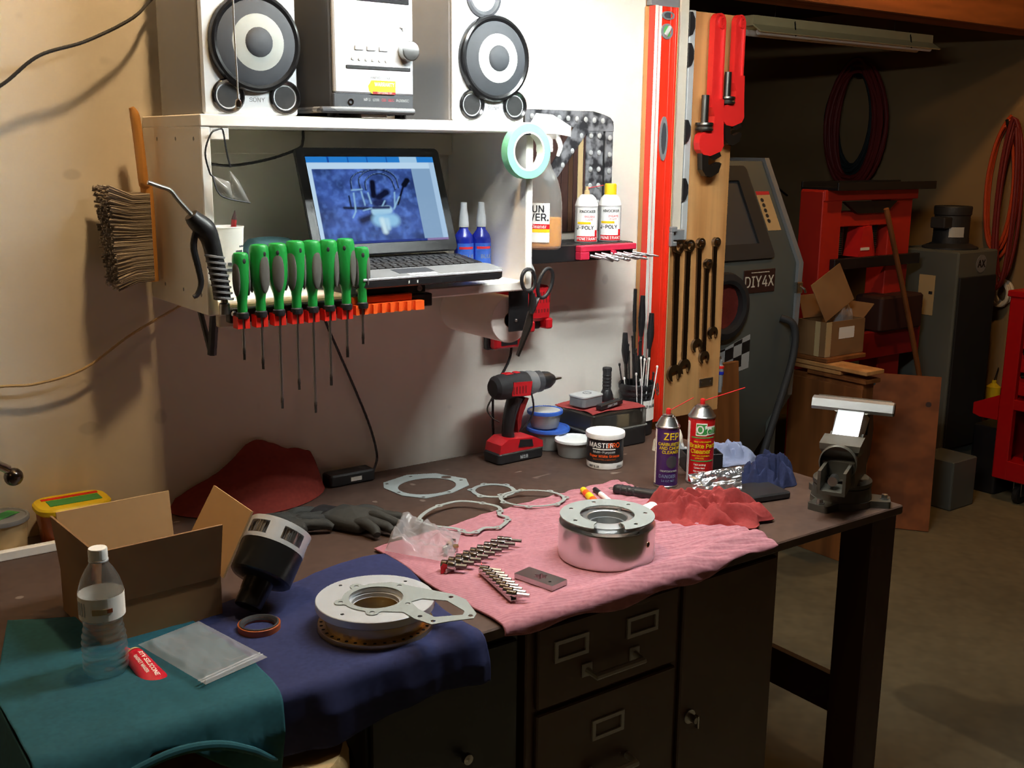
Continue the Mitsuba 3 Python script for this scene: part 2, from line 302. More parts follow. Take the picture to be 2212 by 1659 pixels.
STRUCT('trim_1', BX(2.2, 5.5, .50, .65, 2.235, 3.1, .004), 'm_beam', 'orange stained wooden header beam over the bay')
# plywood tool panel that closes the end of the bench wall
ONE('plywood_board', BX(2.195, 2.552, -.02, -.002, .862, 2.07, .001), 'm_ply', 'narrow upright plywood board that carries the level and wrenches', 'plywood')
STRUCT('trim_2', BX(2.201, 2.30, .0, .11, 0, 2.4), 'm_ply', 'stud at the end of the bench wall')
STRUCT('trim_3', BX(2.2, 2.335, -.022, -.002, 2.073, 2.4, .001), 'm_gray', 'grey painted trim above the red level')
pl = Obj('mending_plate', 'small steel mending plate low on the plywood', 'steel plate')
hk = pl.p('plate', [BX(2.462, 2.522, -.0235, -.0202, .945, .972, .001)], 'm_steel')
for x in (2.472, 2.512): pl.p('screw', CY(.005, .002, (0, 0, 0), 10), 'm_chrome', under=hk, M=T(x, -.0235, .9585) @ RX(90))

# ------------------------------------------------------------------ workbench
bench = Obj('workbench', 'long brown-topped workbench covered with tools and parts', 'workbench')
bench.p('top', BX(.268, 2.208, -.945, -.004, .838, .86, .003), 'm_bench')
for (x, y) in ((2.11, -.935), (2.11, -.10), (.30, -.935), (.30, -.10)):
    bench.p('leg', BX(x, x + .09, y, y + .09, 0, .838, .003), 'm_darkwood')
bench.p('lower_rail', BX(2.13, 2.15, -.845, -.10, .30, .40), 'm_darkwood')
ONE('paper_sticker', BX(2.1995, 2.2010, -.905, -.868, .765, .845, .0004), 'm_pinkred', 'faded red sticker on the right front bench leg', 'sticker', M=T(.0006, 0, -.02))

fc = Obj('file_cabinet', 'brown steel cabinet with two file drawers and a locker door under the bench', 'cabinet')
fy = -.885
fc.p('body', BX(1.145, 1.855, fy + .012, -.30, .03, .805, .003), 'm_cabbrown')
fc.p('plinth', BX(1.16, 1.84, fy + .04, -.32, 0, .03), 'm_black')
z = .795
for (za, zb) in ((.628, .795), (.335, .618), (.045, .325)):
    d = fc.p('drawer', BX(1.165, 1.532, fy, fy + .012, za, zb, .003), 'm_cabbrown')
    zc = zb - .055 if zb > .7 else zb - .075
    for xx in ((1.245, 1.43) if zb > .7 else (1.345,)):
        fr = Polygon([(-.042, -.022), (.042, -.022), (.042, .022), (-.042, .022)]).difference(sbox(-.034, -.014, .034, .014))
        fc.p('label_holder', X(PR(fr, .004), T(xx, fy, zc) @ FRONT), 'm_ltgray', under=d)
    if zb > .7:
        fc.p('handle', [TB([(1.285, fy, .682), (1.285, fy - .03, .678), (1.41, fy - .03, .678), (1.41, fy, .682)], .008, 8, sq=(1, .8)), BX(1.272, 1.298, fy - .004, fy, .668, .696, .001), BX(1.397, 1.423, fy - .004, fy, .668, .696, .001)], 'm_ltgray', under=d)
    else:
        fc.p('handle', [TB([(1.30, fy, zb - .16), (1.30, fy - .03, zb - .164), (1.40, fy - .03, zb - .164), (1.40, fy, zb - .16)], .008, 8)], 'm_ltgray', under=d)
dd = fc.p('locker_door', BX(1.548, 1.838, fy, fy + .012, .045, .795, .003), 'm_cabbrown')
fc.p('lock_knob', [X(CY(.016, .004), T(1.578, fy, .487) @ RX(90)), X(CY(.008, .02), T(1.578, fy - .004, .487) @ RX(90)), BC(.004, .012, .03, (1.578, fy - .024, .485), .001)], 'm_steel', under=dd)
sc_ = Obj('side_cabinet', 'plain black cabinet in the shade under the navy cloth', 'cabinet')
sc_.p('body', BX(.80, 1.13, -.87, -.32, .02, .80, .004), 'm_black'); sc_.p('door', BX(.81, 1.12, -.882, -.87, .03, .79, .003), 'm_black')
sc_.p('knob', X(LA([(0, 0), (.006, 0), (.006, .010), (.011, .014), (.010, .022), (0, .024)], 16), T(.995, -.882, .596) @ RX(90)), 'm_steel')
br = Obj('barrel', 'beige barrel with dark bands standing under the cloth draped bench end', 'barrel', M=T(.585, -.875, -.03))
br.p('body', LA([(0, .03), (.16, .03), (.165, .02), (.17, .2), (.172, .4), (.17, .6), (.165, .755), (.155, .775), (0, .78)], 48), 'm_barrel')
br.p('band', LA([(.171, .70), (.174, .70), (.174, .735), (.171, .735)], 48), 'm_darkwood'); br.p('band', LA([(.173, .35), (.176, .35), (.176, .385), (.173, .385)], 48), 'm_darkwood')
lp = Obj('leaning_plank', 'pale plank leaning at the left end of the bench', 'plank')
lp.p('board', X(BC(.05, .02, .80, (0, 0, .40), .002), T(.245, -.93, 0) @ RY(1.5)), 'm_tan')
yb = Obj('yellow_bucket', 'yellow plastic bucket on the floor at the lower left', 'bucket', M=T(.19, -1.16, .30))
yb.p('body', LA([(0, 0), (.10, 0), (.125, .24), (.118, .24), (.095, .006), (0, .006)], 36), 'm_yellow'); yb.p('rim', LA([(.118, .232), (.131, .232), (.131, .246), (.118, .246)], 36), 'm_yellow')
st_ = Obj('step_stool', 'dark stool under the yellow bucket at the lower left', 'stool', M=T(.19, -1.16, 0))
st_.p('seat', CY(.15, .025, (0, 0, .274), 32, .004), 'm_darkwood')
for a in (45, 135, 225, 315): st_.p('leg', TB([(.10 * math.cos(math.radians(a)), .10 * math.sin(math.radians(a)), .275), (.14 * math.cos(math.radians(a)), .14 * math.sin(math.radians(a)), 0)], .014, 10), 'm_darkwood')
# ------------------------------------------------------------------ white wall cabinet and what is on it
rng = np.random.default_rng(4)
cb = Obj('wall_cabinet', 'open white painted wooden wall cabinet with the laptop inside', 'cabinet')
cx0, cx1, cyf = .766, 1.556, -.335
tb_ = cb.p('top_board', BX(cx0, cx1 + .012, cyf - .002, -.001, 1.713, 1.736, .002), 'm_whitepaint')
cb.p('bottom_board', BX(cx0 + .02, cx1 - .02, cyf, -.001, 1.35, 1.373, .003), 'm_whitepaint')
ls = cb.p('side_panel', BX(cx0, cx0 + .02, cyf, -.001, 1.352, 1.713, .002), 'm_whitepaint')
rs = cb.p('side_panel', BX(cx1 - .02, cx1, cyf, -.001, 1.352, 1.713, .002), 'm_whitepaint')
for (y, z) in ((-.30, 1.69), (-.20, 1.69), (-.09, 1.69), (-.30, 1.39), (-.20, 1.39), (-.09, 1.39)):
    cb.p('screw', X(CY(.004, .0006, n=10), T(cx0 + .0002, y, z) @ RY(-90)), 'm_gray', under=ls)
cb.p('corner_block', BX(.786, .824, cyf + .002, cyf + .02, 1.688, 1.713, .002), 'm_whitepaint')
cb.p('cleat', BX(.786, 1.536, -.022, -.001, 1.66, 1.713, .002), 'm_offwhite')
cb.p('lower_cleat', BX(.79, 1.20, cyf + .01, cyf + .03, 1.325, 1.35, .002), 'm_offwhite')
bk = Obj('shelf_bracket', 'dark steel V bracket under the left end of the white cabinet', 'bracket')
bk.p('arm', TB([(.80, -.19, 1.349), (.80, -.245, 1.26)], .006, 8), 'm_black'); bk.p('arm', TB([(.80, -.275, 1.349), (.80, -.25, 1.26)], .010, 8), 'm_black')

def speaker(x, label):
    o = Obj('speaker', label, 'speaker', M=T(x, -.305, 1.736))
    W, D, Hh = .200, .235, .33
    o.p('cabinet', BX(0, W, .012, D, 0, Hh, .003), 'm_spkgray')
    o.p('front_panel', BX(.002, W - .002, 0, .012, .001, Hh - .001, .004), 'm_silverplastic')
    M = T(.110, 0, .137) @ RX(90)
    w = o.p('woofer', LA([(.094, -.004), (.094, .006), (.091, .012), (.086, .014), (.080, .011)], 48), 'm_blackgloss', M=M)
    o.p('grille', LA([(.080, .011), (.07, .015), (.053, .019)], 48), 'm_cone', under=w, M=M)
    o.p('cone', LA([(.053, .019), (.04, .0215), (.028, .0228)], 48), 'm_conelight', under=w, M=M)
    o.p('dust_cap', LA([(.028, .0228), (.024, .0265), (.015, .029), (0, .030)], 32), 'm_cone', under=w, M=M)
    for px in (.052, .170):
        q = o.p('port', LA([(.033, -.002), (.033, .003), (.030, .0055), (.025, .002), (.021, -.012)], 32), 'm_blackgloss', M=T(px, 0, .036) @ RX(90))
        o.p('port_hole', LA([(0, .0006), (.022, .0006)], 24), 'm_blackmatte', under=q, M=T(px, 0, .036) @ RX(90))
    t = o.p('tweeter', LA([(.046, -.002), (.046, .004), (.040, .006), (.032, .001)], 32), 'm_dkgray', M=T(.082, 0, .268) @ RX(90))
    o.p('dome', LA([(.032, .001), (.022, .008), (0, .012)], 32), 'm_silverplastic', under=t, M=T(.082, 0, .268) @ RX(90))
    o.p('screw', LA([(0, .003), (.018, .0025), (.02, 0)], 24), 'm_white', M=T(.160, 0, .262) @ RX(90))
    o.p('lettering', X(TX('SONY', .0085, .0005), T(.111, -.0002, .026) @ FRONT), 'm_gray')
speaker(.785, 'silver fronted speaker on the left end of the white cabinet')
speaker(1.352, 'silver fronted speaker on the right end of the white cabinet beside the stereo')

st = Obj('stereo', 'tall silver and charcoal stereo unit between the two speakers', 'stereo', M=T(1.04, -.345, 1.748))
SW = .188
st.p('body', BX(0, SW, .010, .29, 0, .30, .003), 'm_dkgray')
st.p('base_plate', BX(-.028, SW + .004, -.004, .28, -.004, .008, .004), 'm_dkgray')
st.p('base_lip', TB([(-.026, .03, .003), (-.022, .006, .003), (.02, -.002, .004), (SW, -.002, .004)], .0055, 10), 'm_gray')
for (fx, fyy) in ((.01, .02), (SW - .02, .02), (.01, .25), (SW - .02, .25)): st.p('foot', CY(.012, .008, (fx, fyy, -.012), 20), 'm_black')
st.p('front_panel', BX(.004, SW, -.002, .010, .036, .30, .003), 'm_silverplastic')
st.p('lower_panel', BX(.002, SW, 0, .010, .002, .036, .002), 'm_dkgray')
st.p('display', BX(.030, .178, -.0035, -.0015, .216, .29, .001), 'm_blackgloss')
st.p('disc_slot', BX(.030, .180, -.0040, -.0015, .084, .091, .001), 'm_black')
kb = st.p('volume_knob', LA([(0, 0), (.020, 0), (.021, .003), (.020, .018), (.017, .020), (0, .0205)], 36), 'm_steel', M=T(.172, -.002, .124) @ RX(90))
st.p('star_knob', [BC(.014, .003, .004, (.163, -.004, .171), .001), BC(.004, .003, .014, (.163, -.004, .171), .001)], 'm_ltgray')
for i in range(3): st.p('button', BX(.050 + i * .028, .070 + i * .028, -.005, -.002, .121, .130, .001), 'm_ltgray')
for i in range(6): st.p('small_button', X(CY(.0035, .002, n=14), T(.046 + i * .0155, -.002, .1045 - .0004 * i) @ RX(90)), 'm_ltgray')
sk = st.p('sticker', X(PR([(0, .016), (.008, .027), (.064, .027), (.064, 0), (.010, 0), (.002, .006)], .0005), T(.080, -.002, .036) @ FRONT), 'm_yellow')
st.p('sticker_band', X(PR([(.010, 0), (.064, 0), (.064, .005), (.010, .005)], .0004), T(.080, -.0025, .036) @ FRONT), 'm_dkred', under=sk)
st.p('sticker_text', [X(TX('WARRANTY', .0075, .0003, True), T(.118, -.0026, .052) @ FRONT @ S(.8, 1, 1)), X(TX('OPTIONS 30', .004, .0003), T(.118, -.0030, .0366) @ FRONT)], 'm_white', under=sk)
st.p('lettering', X(TX('ENERGY STAR', .005, .0003), T(.110, -.0022, .066) @ FRONT), 'm_gray')
st.p('phones_jack', LA([(.004, -.001), (.0065, .001), (.0065, .002), (.004, .002)], 18), 'm_chrome', M=T(.040, 0, .019) @ RX(90))
for s, x in (('MP3', .078), ('USB', .099), ('AUX', .154), ('MIC', .170)): st.p('mark', X(TX(s, .0055, .0003), T(x, -.0001, .022) @ FRONT), 'm_ltgray')
for s, x in (('CD', .117), ('REC', .135)): st.p('mark', X(TX(s, .0055, .0003), T(x, -.0001, .022) @ FRONT), 'm_inkred')
ONE('folded_receipt', BX(1.108, 1.168, -.338, -.20, 1.736, 1.7435, .0005), 'm_paper', 'folded pinkish paper slipped under the stereo', 'paper')

cd_ = Obj('pull_cord', 'white pull cord with a bead hanging in front of the left speaker', 'pull cord')
cd_.p('cord', TB([(.78, -.61, 2.64), (.713, -.66, 2.0), (.7105, -.66, 1.75)], .0013, 6, 20), 'm_white')
cd_.p('bead', LA([(0, 0), (.004, .001), (.0055, .006), (.004, .012), (0, .015)], 16), 'm_chrome', M=T(.7105, -.66, 1.738))

bs = Obj('bench_brush', 'wooden handled bench brush hanging bristles left on the cabinet side', 'brush')
bs.p('handle', TB([(.722, -.075, 1.752), (.728, -.075, 1.735), (.733, -.075, 1.68), (.738, -.075, 1.60), (.745, -.07, 1.58), (.746, -.07, 1.395)], [.006, .011, .0115, .0115, .013, .013], 12, 30, sq=(1, .9)), 'm_handlewood')
parts = []
for i in range(62):
    for j in range(8):
        z0 = 1.578 - i * .0029; y0 = -.115 + j * .012; k = rng.uniform(-1, 1, 6)
        tip = (.648 + .005 * k[0] + .012 * (i / 62.), y0 * 1.05 - .004 + .003 * k[1], z0 + .003 * k[2] + .016 - .030 * i / 62.)
        parts.append(TB([(.740, y0 * .7 - .02, z0), (.70, y0 * .9 - .01, z0 + .002 * k[3]), tip], [.0022, .0027, .0022], 4))
h = len(parts) // 2
order = rng.permutation(len(parts))
bs.p('bristles', [parts[i] for i in order[:h]], 'm_bristle', kind='stuff'); bs.p('bristles', [parts[i] for i in order[h:]], 'm_bristledark', kind='stuff')

ag = Obj('air_blow_gun', 'black air blow gun with bent steel nozzle hanging at the cabinet corner', 'air gun')
gx = lambda px, pz, y=-.372: (px - .006, y, pz + .002)
ag.p('nozzle', TB([gx(.6565, 1.610), gx(.678, 1.602), gx(.6967, 1.5946), gx(.712, 1.575), gx(.738, 1.545)], .0042, 10, 24), 'm_steel')
ag.p('body', TB([gx(.733, 1.549), gx(.742, 1.538), gx(.758, 1.522), gx(.768, 1.50), gx(.776, 1.46), gx(.783, 1.42), gx(.786, 1.388)], [.016, .020, .024, .020, .019, .019, .019], 14, 30, sq=(1, .85)), 'm_black')
for i in range(8):
    t = i / 7.; x, z = .772 + .014 * t, 1.472 - .080 * t
    ag.p('grip_rib', X(LA([(.0186, -.0025), (.0212, -.0015), (.0212, .0015), (.0186, .0025)], 20, -165, -15), T(x - .005, -.372, z) @ RY(10)), 'm_gray')
ag.p('trigger', TB([gx(.742, 1.522), gx(.735, 1.49), gx(.742, 1.45), gx(.746, 1.42), gx(.738, 1.40), gx(.7299, 1.395)], [.006, .0065, .006, .0055, .005, .004], 10, 24), 'm_black')
ag.p('hose_fitting', X(LA([(0, 0), (.010, 0), (.010, .02), (.007, .022), (.007, .03), (0, .03)], 16), T(.784, -.372, 1.36)), 'm_steel')

gl = Obj('safety_glasses', 'clear safety glasses hung by a temple on the cabinet corner', 'glasses')
gl.p('temple', TB([(.7996, -.348, 1.709), (.782, -.350, 1.70), (.768, -.352, 1.665), (.7747, -.352, 1.6284), (.7798, -.352, 1.6215)], .0017, 7, 28), 'm_black')
gl.p('temple', TB([(.7996, -.348, 1.709), (.8058, -.349, 1.7049), (.811, -.350, 1.665), (.8163, -.352, 1.637)], .0017, 7, 24), 'm_black')
gl.p('frame', TB([(.7798, -.353, 1.6215), (.7883, -.355, 1.5911), (.806, -.358, 1.579), (.8517, -.356, 1.5697)], .0018, 7, 24), 'm_dkgray')
def lens(a, b, c, d): return GR(lambda u, v: ((1 - u) * (1 - v))[..., None] * a + (u * (1 - v))[..., None] * b + (u * v)[..., None] * c + ((1 - u) * v)[..., None] * d + (.008 * np.sin(math.pi * u) * np.sin(math.pi * v))[..., None] * np.array([0, -1, 0]), 9, 9, .0015)
P = np.array
gl.p('lens', lens(P([.78, -.353, 1.622]), P([.789, -.356, 1.590]), P([.818, -.357, 1.578]), P([.814, -.352, 1.61])), 'g_lens')
gl.p('lens', lens(P([.814, -.352, 1.632]), P([.818, -.357, 1.580]), P([.8517, -.356, 1.5697]), P([.832, -.352, 1.612])), 'g_lens')

cp = Obj('pencil_cup', 'beige patterned paper cup in the left corner of the cabinet', 'cup', M=T(.850, -.235, 1.374))
cp.p('body', LA([(0, 0), (.024, 0), (.033, .14), (.0345, .142), (.033, .144), (.031, .138), (.023, .004), (0, .004)], 32), 'm_paper')
for k in range(7): cp.p('print', X(PATCH(.0285, .03 + .012 * k, .036 + .012 * k, -75 + 17 * k, -40 + 17 * k, .0022, 8), np.eye(4)), 'm_dkgray')
pn = Obj('pencil', 'red pencil standing in the beige cup', 'pencil')
pn.p('shaft', TB([(.845, -.24, 1.385), (.866, -.235, 1.53)], .0055, 6), 'm_dkred'); pn.p('tip', X(LA([(.0055, 0), (.001, .018), (0, .019)], 6), along((.866, -.235, 1.53), (.869, -.2343, 1.55))), 'm_darkwood')
ONE('rolled_towel', TB([(.945, -.09, 1.426), (1.0, -.085, 1.428), (1.085, -.09, 1.424)], [.03, .05, .052, .052, .05, .03], 20, 20), 'm_tealdull', 'dull teal rolled cloth at the back of the cabinet left of the laptop', 'cloth')

# laptop
LW = .375
hinge = np.array([1.248, -.205, 1.437])
LD = .195
Mb = T(*hinge) @ RX(6.5)
lt = Obj('laptop', 'open laptop with a photo of a carburetor part on its lit screen', 'laptop')
lt.p('base', [RBX(LW, LD, .020, .022, (0, -LD / 2, -.016), 6, .004), BX(-LW / 2 + .02, LW / 2 - .02, -.03, .03, -.024, -.006, .004)], 'm_black', M=Mb)
pr_ = lt.p('palm_rest', RBX(LW - .004, .075, .004, .016, (0, -LD + .039, -.005), 6), 'm_gray', M=Mb)
lt.p('trim_edge', X(BX(-LW / 2 + .012, LW / 2 - .012, -LD - .0012, -LD + .0015, -.008, -.003, .001), np.eye(4)), 'm_silverplastic', under=pr_, M=Mb)
lt.p('touchpad', BX(-.075, .015, -LD + .024, -LD + .066, -.0034, -.0022, .0005), 'm_dkgray', under=pr_, M=Mb)
lt.p('touchpad_button', BX(-.06, .01, -LD + .006, -LD + .020, -.0034, -.0018, .0005), 'm_silverplastic', under=pr_, M=Mb)
lt.p('keyboard_deck', BX(-LW / 2 + .008, LW / 2 - .008, -.118, -.006, -.007, -.0035, .001), 'm_black', M=Mb)
kk = [BC(.0165, .0165, .004, (-.165 + .0195 * i + .004 * (j % 2), -.106 + .0205 * j, -.0025), .0012) for j in range(5) for i in range(17)]
lt.p('keys', kk, 'm_rubber', kind='stuff', M=Mb)
lt.p('power_light', BC(.006, .003, .001, (-.02, -.012, -.003)), 'm_white', M=Mb, emitter={'type': 'area', 'radiance': {'type': 'rgb', 'value': [.05, .05, 1.6]}})
lt.p('front_light', [BC(.003, .001, .006, (-.066, -LD - .0005, -.016)), BC(.003, .001, .006, (-.045, -LD - .0005, -.016))], 'm_white', M=Mb)
Ml = T(*hinge) @ RX(-21)       # lid: x across, z up, front -y
lt.p('lid', RBX(LW, .252, .010, .012, (0, 0, 0), 5, .002), 'm_black', M=Ml @ T(0, .006, .130) @ RX(90))
nu, nv = 150, 96
SWd, SHt = .332, .204
uu, vv = np.meshgrid(np.linspace(0, 1, nu), np.linspace(0, 1, nv), indexing='ij')
P3 = np.stack([uu * 9, vv * 6, uu * 0], -1)
vc_ = vv / .875
def seg(a, b, w, soft=.004):
    d = np.array(b) - a; t = np.clip(((uu - a[0]) * d[0] + (vc_ - a[1]) * d[1]) / (d @ d), 0, 1)
    q = np.hypot((uu - a[0] - t * d[0]) * 1.5, vc_ - a[1] - t * d[1]); return np.clip((w + soft - q) / (2 * soft), 0, 1)[..., None]
def poly(pts, w, soft=.004):
    s = spline([(x, y, 0) for x, y in pts], 24)[:, :2]; return np.max([seg(s[i], s[i + 1], w, soft) for i in range(len(s) - 1)], 0)
def put(img, m, c): return img * (1 - m) + m * np.array(lin(c))
im = lin((64, 92, 168)) * (.42 + 1.7 * meshkit.fbm(P3, 4, 3)[..., None] ** 1.6) + lin((90, 130, 200)) * (1.6 * np.clip(meshkit.fbm(P3 * 3.1, 3, 8) - .42, 0, 1))[..., None]
vig = np.clip(1.1 - .9 * np.hypot(uu - .5, (vv - .45)), .35, 1.1)[..., None]; im = im * vig
im = put(im, seg((.22, .47), (.42, .45), .018, .01), (10, 16, 44)); im = put(im, seg((.27, .47), (.27, .62), .010), (12, 20, 50)); im = put(im, seg((.34, .30), (.44, .36), .05, .03), (16, 26, 70))
im = put(im, seg((.46, .62), (.47, .80), .035, .012), (12, 16, 40)); im = put(im, seg((.50, .60), (.56, .66), .05, .02), (16, 22, 52)); im = put(im, seg((.47, .52), (.52, .52), .05, .02), (22, 34, 84))
for pts in (((.30, .70), (.31, .84), (.36, .92), (.42, .95)), ((.37, .71), (.37, .84), (.42, .93), (.50, .97), (.60, .95), (.66, .86), (.67, .72)), ((.41, .70), (.42, .82), (.48, .90), (.56, .91), (.62, .84), (.64, .70))):
    im = put(im, poly(pts, .009), (8, 12, 30)); im = put(im, poly([(x + .005, y + .008) for x, y in pts], .002), (120, 156, 210))
im = put(im, seg((.75, .82), (.72, .76), .035, .008), (10, 14, 30)); im = put(im, seg((.71, .74), (.64, .50), .012), (12, 16, 40))
for a, b in (((.30, .70), (.38, .71)), ((.31, .66), (.30, .42)), ((.37, .68), (.38, .50)), ((.42, .66), (.43, .52)), ((.63, .66), (.61, .46)), ((.66, .60), (.60, .44)), ((.30, .42), (.27, .34)), ((.36, .43), (.44, .46)), ((.54, .55), (.50, .45))):
    im = put(im, seg(a, b, .008, .006), (150, 196, 232))
im = put(im, seg((.455, .41), (.55, .43), .055, .012), (170, 214, 240)); im = put(im, seg((.44, .46), (.56, .46), .018, .008), (30, 44, 90))
im = put(im, seg((.47, .30), (.57, .29), .085, .03), (150, 204, 240)); im = put(im, seg((.49, .30), (.50, .14), .03, .02), (210, 240, 250)); im = put(im, seg((.53, .30), (.53, .18), .02, .02), (190, 230, 250))
im = put(im, (uu < .03)[..., None] * 1., (196, 226, 250)); im = put(im, ((vv > .86) & (vv < .93))[..., None] * 1., (196, 226, 250)); im = put(im, ((uu > .80) & (vv < .86))[..., None] * 1., (138, 172, 206)); im = put(im, ((uu > .955) & (vv < .93))[..., None] * 1., (176, 208, 238))
im = put(im, (vv >= .93)[..., None] * 1., (40, 130, 214))
for k in range(4): im = put(im, ((np.abs(uu - .165 - .15 * k) < .004) & (vv > .93))[..., None] * 1., (20, 70, 160))
im = put(im, ((uu > .72) & (uu < .86) & (vv > .935))[..., None] * 1., (170, 210, 240)); im = put(im, ((vv < .03))[..., None] * 1., (30, 50, 130)); im = put(im, ((vv < .03) & (uu > .82))[..., None] * 1., (140, 120, 170))
scr = GR(lambda u, v: np.stack([-.166 + SWd * u, 0 * u, SHt * v], -1), nu, nv)
lt.p('screen', scr, 'm_screen', sm=False, color=np.clip(im.reshape(-1, 3), 0, 1.2) * SCREEN_GAIN, M=Ml @ T(0, -.0002, .030), emitter={'type': 'area', 'radiance': dict(VC)})
ONE('laptop_cable', TB([(1.128, -.02, 1.715), (1.122, -.03, 1.69), (1.10, -.05, 1.672), (1.02, -.06, 1.648), (.93, -.06, 1.635), (.86, -.05, 1.645), (.80, -.02, 1.66)], .0032, 8, 40), 'm_black', 'black cable sagging along the back of the cabinet behind the laptop', 'cable')

def bluebottle(x, y, label):
    o = Obj('spray_bottle', label, 'bottle', M=T(x, y, 1.374))
    o.p('body', LA([(0, 0), (.022, 0), (.0235, .003), (.0235, .088), (.021, .098), (.011, .112), (.010, .120), (0, .120)], 28), 'm_blue')
    o.p('pump_cap', LA([(0, .118), (.0125, .118), (.0115, .140), (.008, .162), (.0075, .176), (0, .177)], 20), 'm_silverplastic')
    o.p('label', PATCH(.0236, .02, .08, -70, 70), 'm_lidblue'); o.p('label_stripe', PATCH(.0238, .066, .072, -60, 30, .0008), 'm_inkred')
    o.p('lettering', X(WRAP(TX('BLUE', .009, .0004, True), .0245), T(0, 0, .044)), 'm_paleblue')
bluebottle(1.462, -.185, 'small blue spray bottle nearer the laptop, left one of the pair in the cabinet'); bluebottle(1.506, -.195, 'small blue spray bottle standing against the right side of the cabinet')

# screwdriver rack
rk = Obj('tool_rail', 'black rail with red and orange clips along the cabinet bottom edge', 'tool rail')
rk.p('bar', BX(.798, 1.262, -.362, -.338, 1.338, 1.366, .002), 'm_black')
bg = rk.p('badge_strip', BX(1.085, 1.250, -.352, -.340, 1.369, 1.385, .001), 'm_blackgloss', 'glossy black strip with a silver logo')
rk.p('badge', X(LA([(0, .0006), (.0062, .0006), (.0066, 0)], 24), T(1.236, -.352, 1.3772) @ RX(90)), 'm_silverplastic', under=bg)
rk.p('badge_letters', X(TX('hp', .0072, .0004), T(1.236, -.3526, 1.3755) @ FRONT), 'm_black', under=bg)
rk.p('screw_eye', X(LA([(0, 0), (.006, 0), (.004, .004), (0, .004)], 14), T(.806, -.363, 1.357) @ RX(90)), 'm_chrome')
SX = [.815, .853, .891, .929, .964, 1.001, 1.040, 1.077]
for i, x in enumerate(SX[:7]):
    c = PR(sbox(-.0125, -.012, .0125, .012).difference(Point(0, -.004).buffer(.0055)).difference(sbox(-.003, -.02, .003, -.004)), .024)
    rk.p('clip', X(c, T(x, -.376, 1.330)), 'm_clipred', 'red plastic clip')
oc = sbox(0, -.014, .165, .010)
for k in range(7): oc = oc.difference(Point(.014 + .0205 * k, -.0115).buffer(.0066))
rk.p('comb_holder', [X(PR(oc, .020), T(1.060, -.374, 1.336)), BX(1.060, 1.205, -.372, -.364, 1.356, 1.372, .002)], 'm_orange', 'orange comb shaped holder')
TIPS = [1.27, 1.247, 1.162, 1.196, 1.143, 1.196, 1.2515, 1.2756]; TOPS = [1.478, 1.492, 1.493, 1.496, 1.495, 1.495, 1.496, 1.477]
PADS = [(-40, 105), (38, -100), (4, 120), (-30, 100), (38, -90), (-75, 72), (62, -80), (-62, 72)]; HOLES = [30, 38, 4, 35, 170, 0, -8, 8]
NM = ['first', 'second', 'third', 'fourth', 'fifth', 'sixth', 'seventh', 'eighth and rightmost']
for i, x in enumerate(SX):
    small = i in (0, 7); R = .0162 if small else .0196; z1 = TOPS[i]; zn = 1.362; Lh = z1 - zn
    o = Obj('screwdriver', f'green and grey handled screwdriver, {NM[i]} from the left in the rack' + (', short handle' if small else ''), 'screwdriver', 'green handled screwdrivers in the rack', M=T(x, -.384, zn) @ RZ(-25))
    prof = [(0, 0), (.0095, 0), (.0098, .006), (.0092, Lh * .16), (.0105, Lh * .24), (R * .80, Lh * .36), (R * .96, Lh * .50), (R, Lh * .66), (R * .98, Lh * .86), (R * .92, Lh * .95), (R * .78, Lh * .99), (R * .5, Lh), (0, Lh)]
    h = o.p('handle', LA(prof, 28), 'm_green')
    for a in PADS[i]:
        ar = math.radians(a); rr = R * .82
        o.p('grip_pad', X(SPH(1, sub=2), T(rr * math.sin(ar), -rr * math.cos(ar), Lh * .58) @ RZ(a) @ S(R * .60, R * .27, Lh * .31)), 'm_gripgray', under=h)
    ar = math.radians(HOLES[i]); o.p('hang_hole', X(SPH(1, sub=2), T(R * .93 * math.sin(ar), -R * .93 * math.cos(ar), Lh * .86) @ RZ(HOLES[i]) @ S(.0034, .0018, .0052)), 'm_blackmatte', under=h)
    o.p('collar', LA([(0, -.012), (.0115, -.012), (.0125, -.008), (.0118, -.001), (.0095, .001), (0, .001)], 24), 'm_black')
    tip = TIPS[i] - zn
    o.p('shaft', LA([(0, tip + .012), (.0028, tip + .012), (.0028, -.01), (0, -.01)], 12), 'm_steel')
    o.p('blade_tip', [BC(.006 if i in (5, 6) else .005, .002, .018, (0, 0, tip + .007), .0005), CY(.003, .012, (0, 0, tip + .010), 10, r2=.0028)], 'm_dksteel')

# right end of the cabinet: tape, scissors, bracket
tp = Obj('masking_tape', 'roll of pale green masking tape hung on the cabinet right edge', 'tape', M=T(1.523, -.338, 1.671) @ RX(90))
tp.p('tape', LA([(.044, 0), (.061, 0), (.0615, .0005), (.0615, .0235), (.061, .024), (.044, .024), (.044, 0)], 64), 'm_tapegreen'); tp.p('core', LA([(.040, 0), (.044, 0), (.044, .024), (.040, .024), (.040, 0)], 64), 'm_taperoll')
ONE('nail', X(CY(.0022, .03, n=10), T(1.523, -.335, 1.7092) @ RX(90)), 'm_dksteel', 'nail that carries the roll of green tape', 'nail')
sl = Obj('steel_angle', 'small grey steel angle behind the right edge of the cabinet', 'steel angle')
sl.p('plate', X(BC(.012, .004, .055, (0, 0, 0), .001), T(1.585, -.285, 1.408) @ RY(-28)), 'm_ltgray'); sl.p('flange', X(BC(.004, .03, .055, (0, 0, 0), .001), T(1.578, -.272, 1.406) @ RY(-28)), 'm_gray')
sz = Obj('scissors', 'black handled scissors hanging at the lower right corner of the cabinet', 'scissors', M=T(0, -.352, 0))
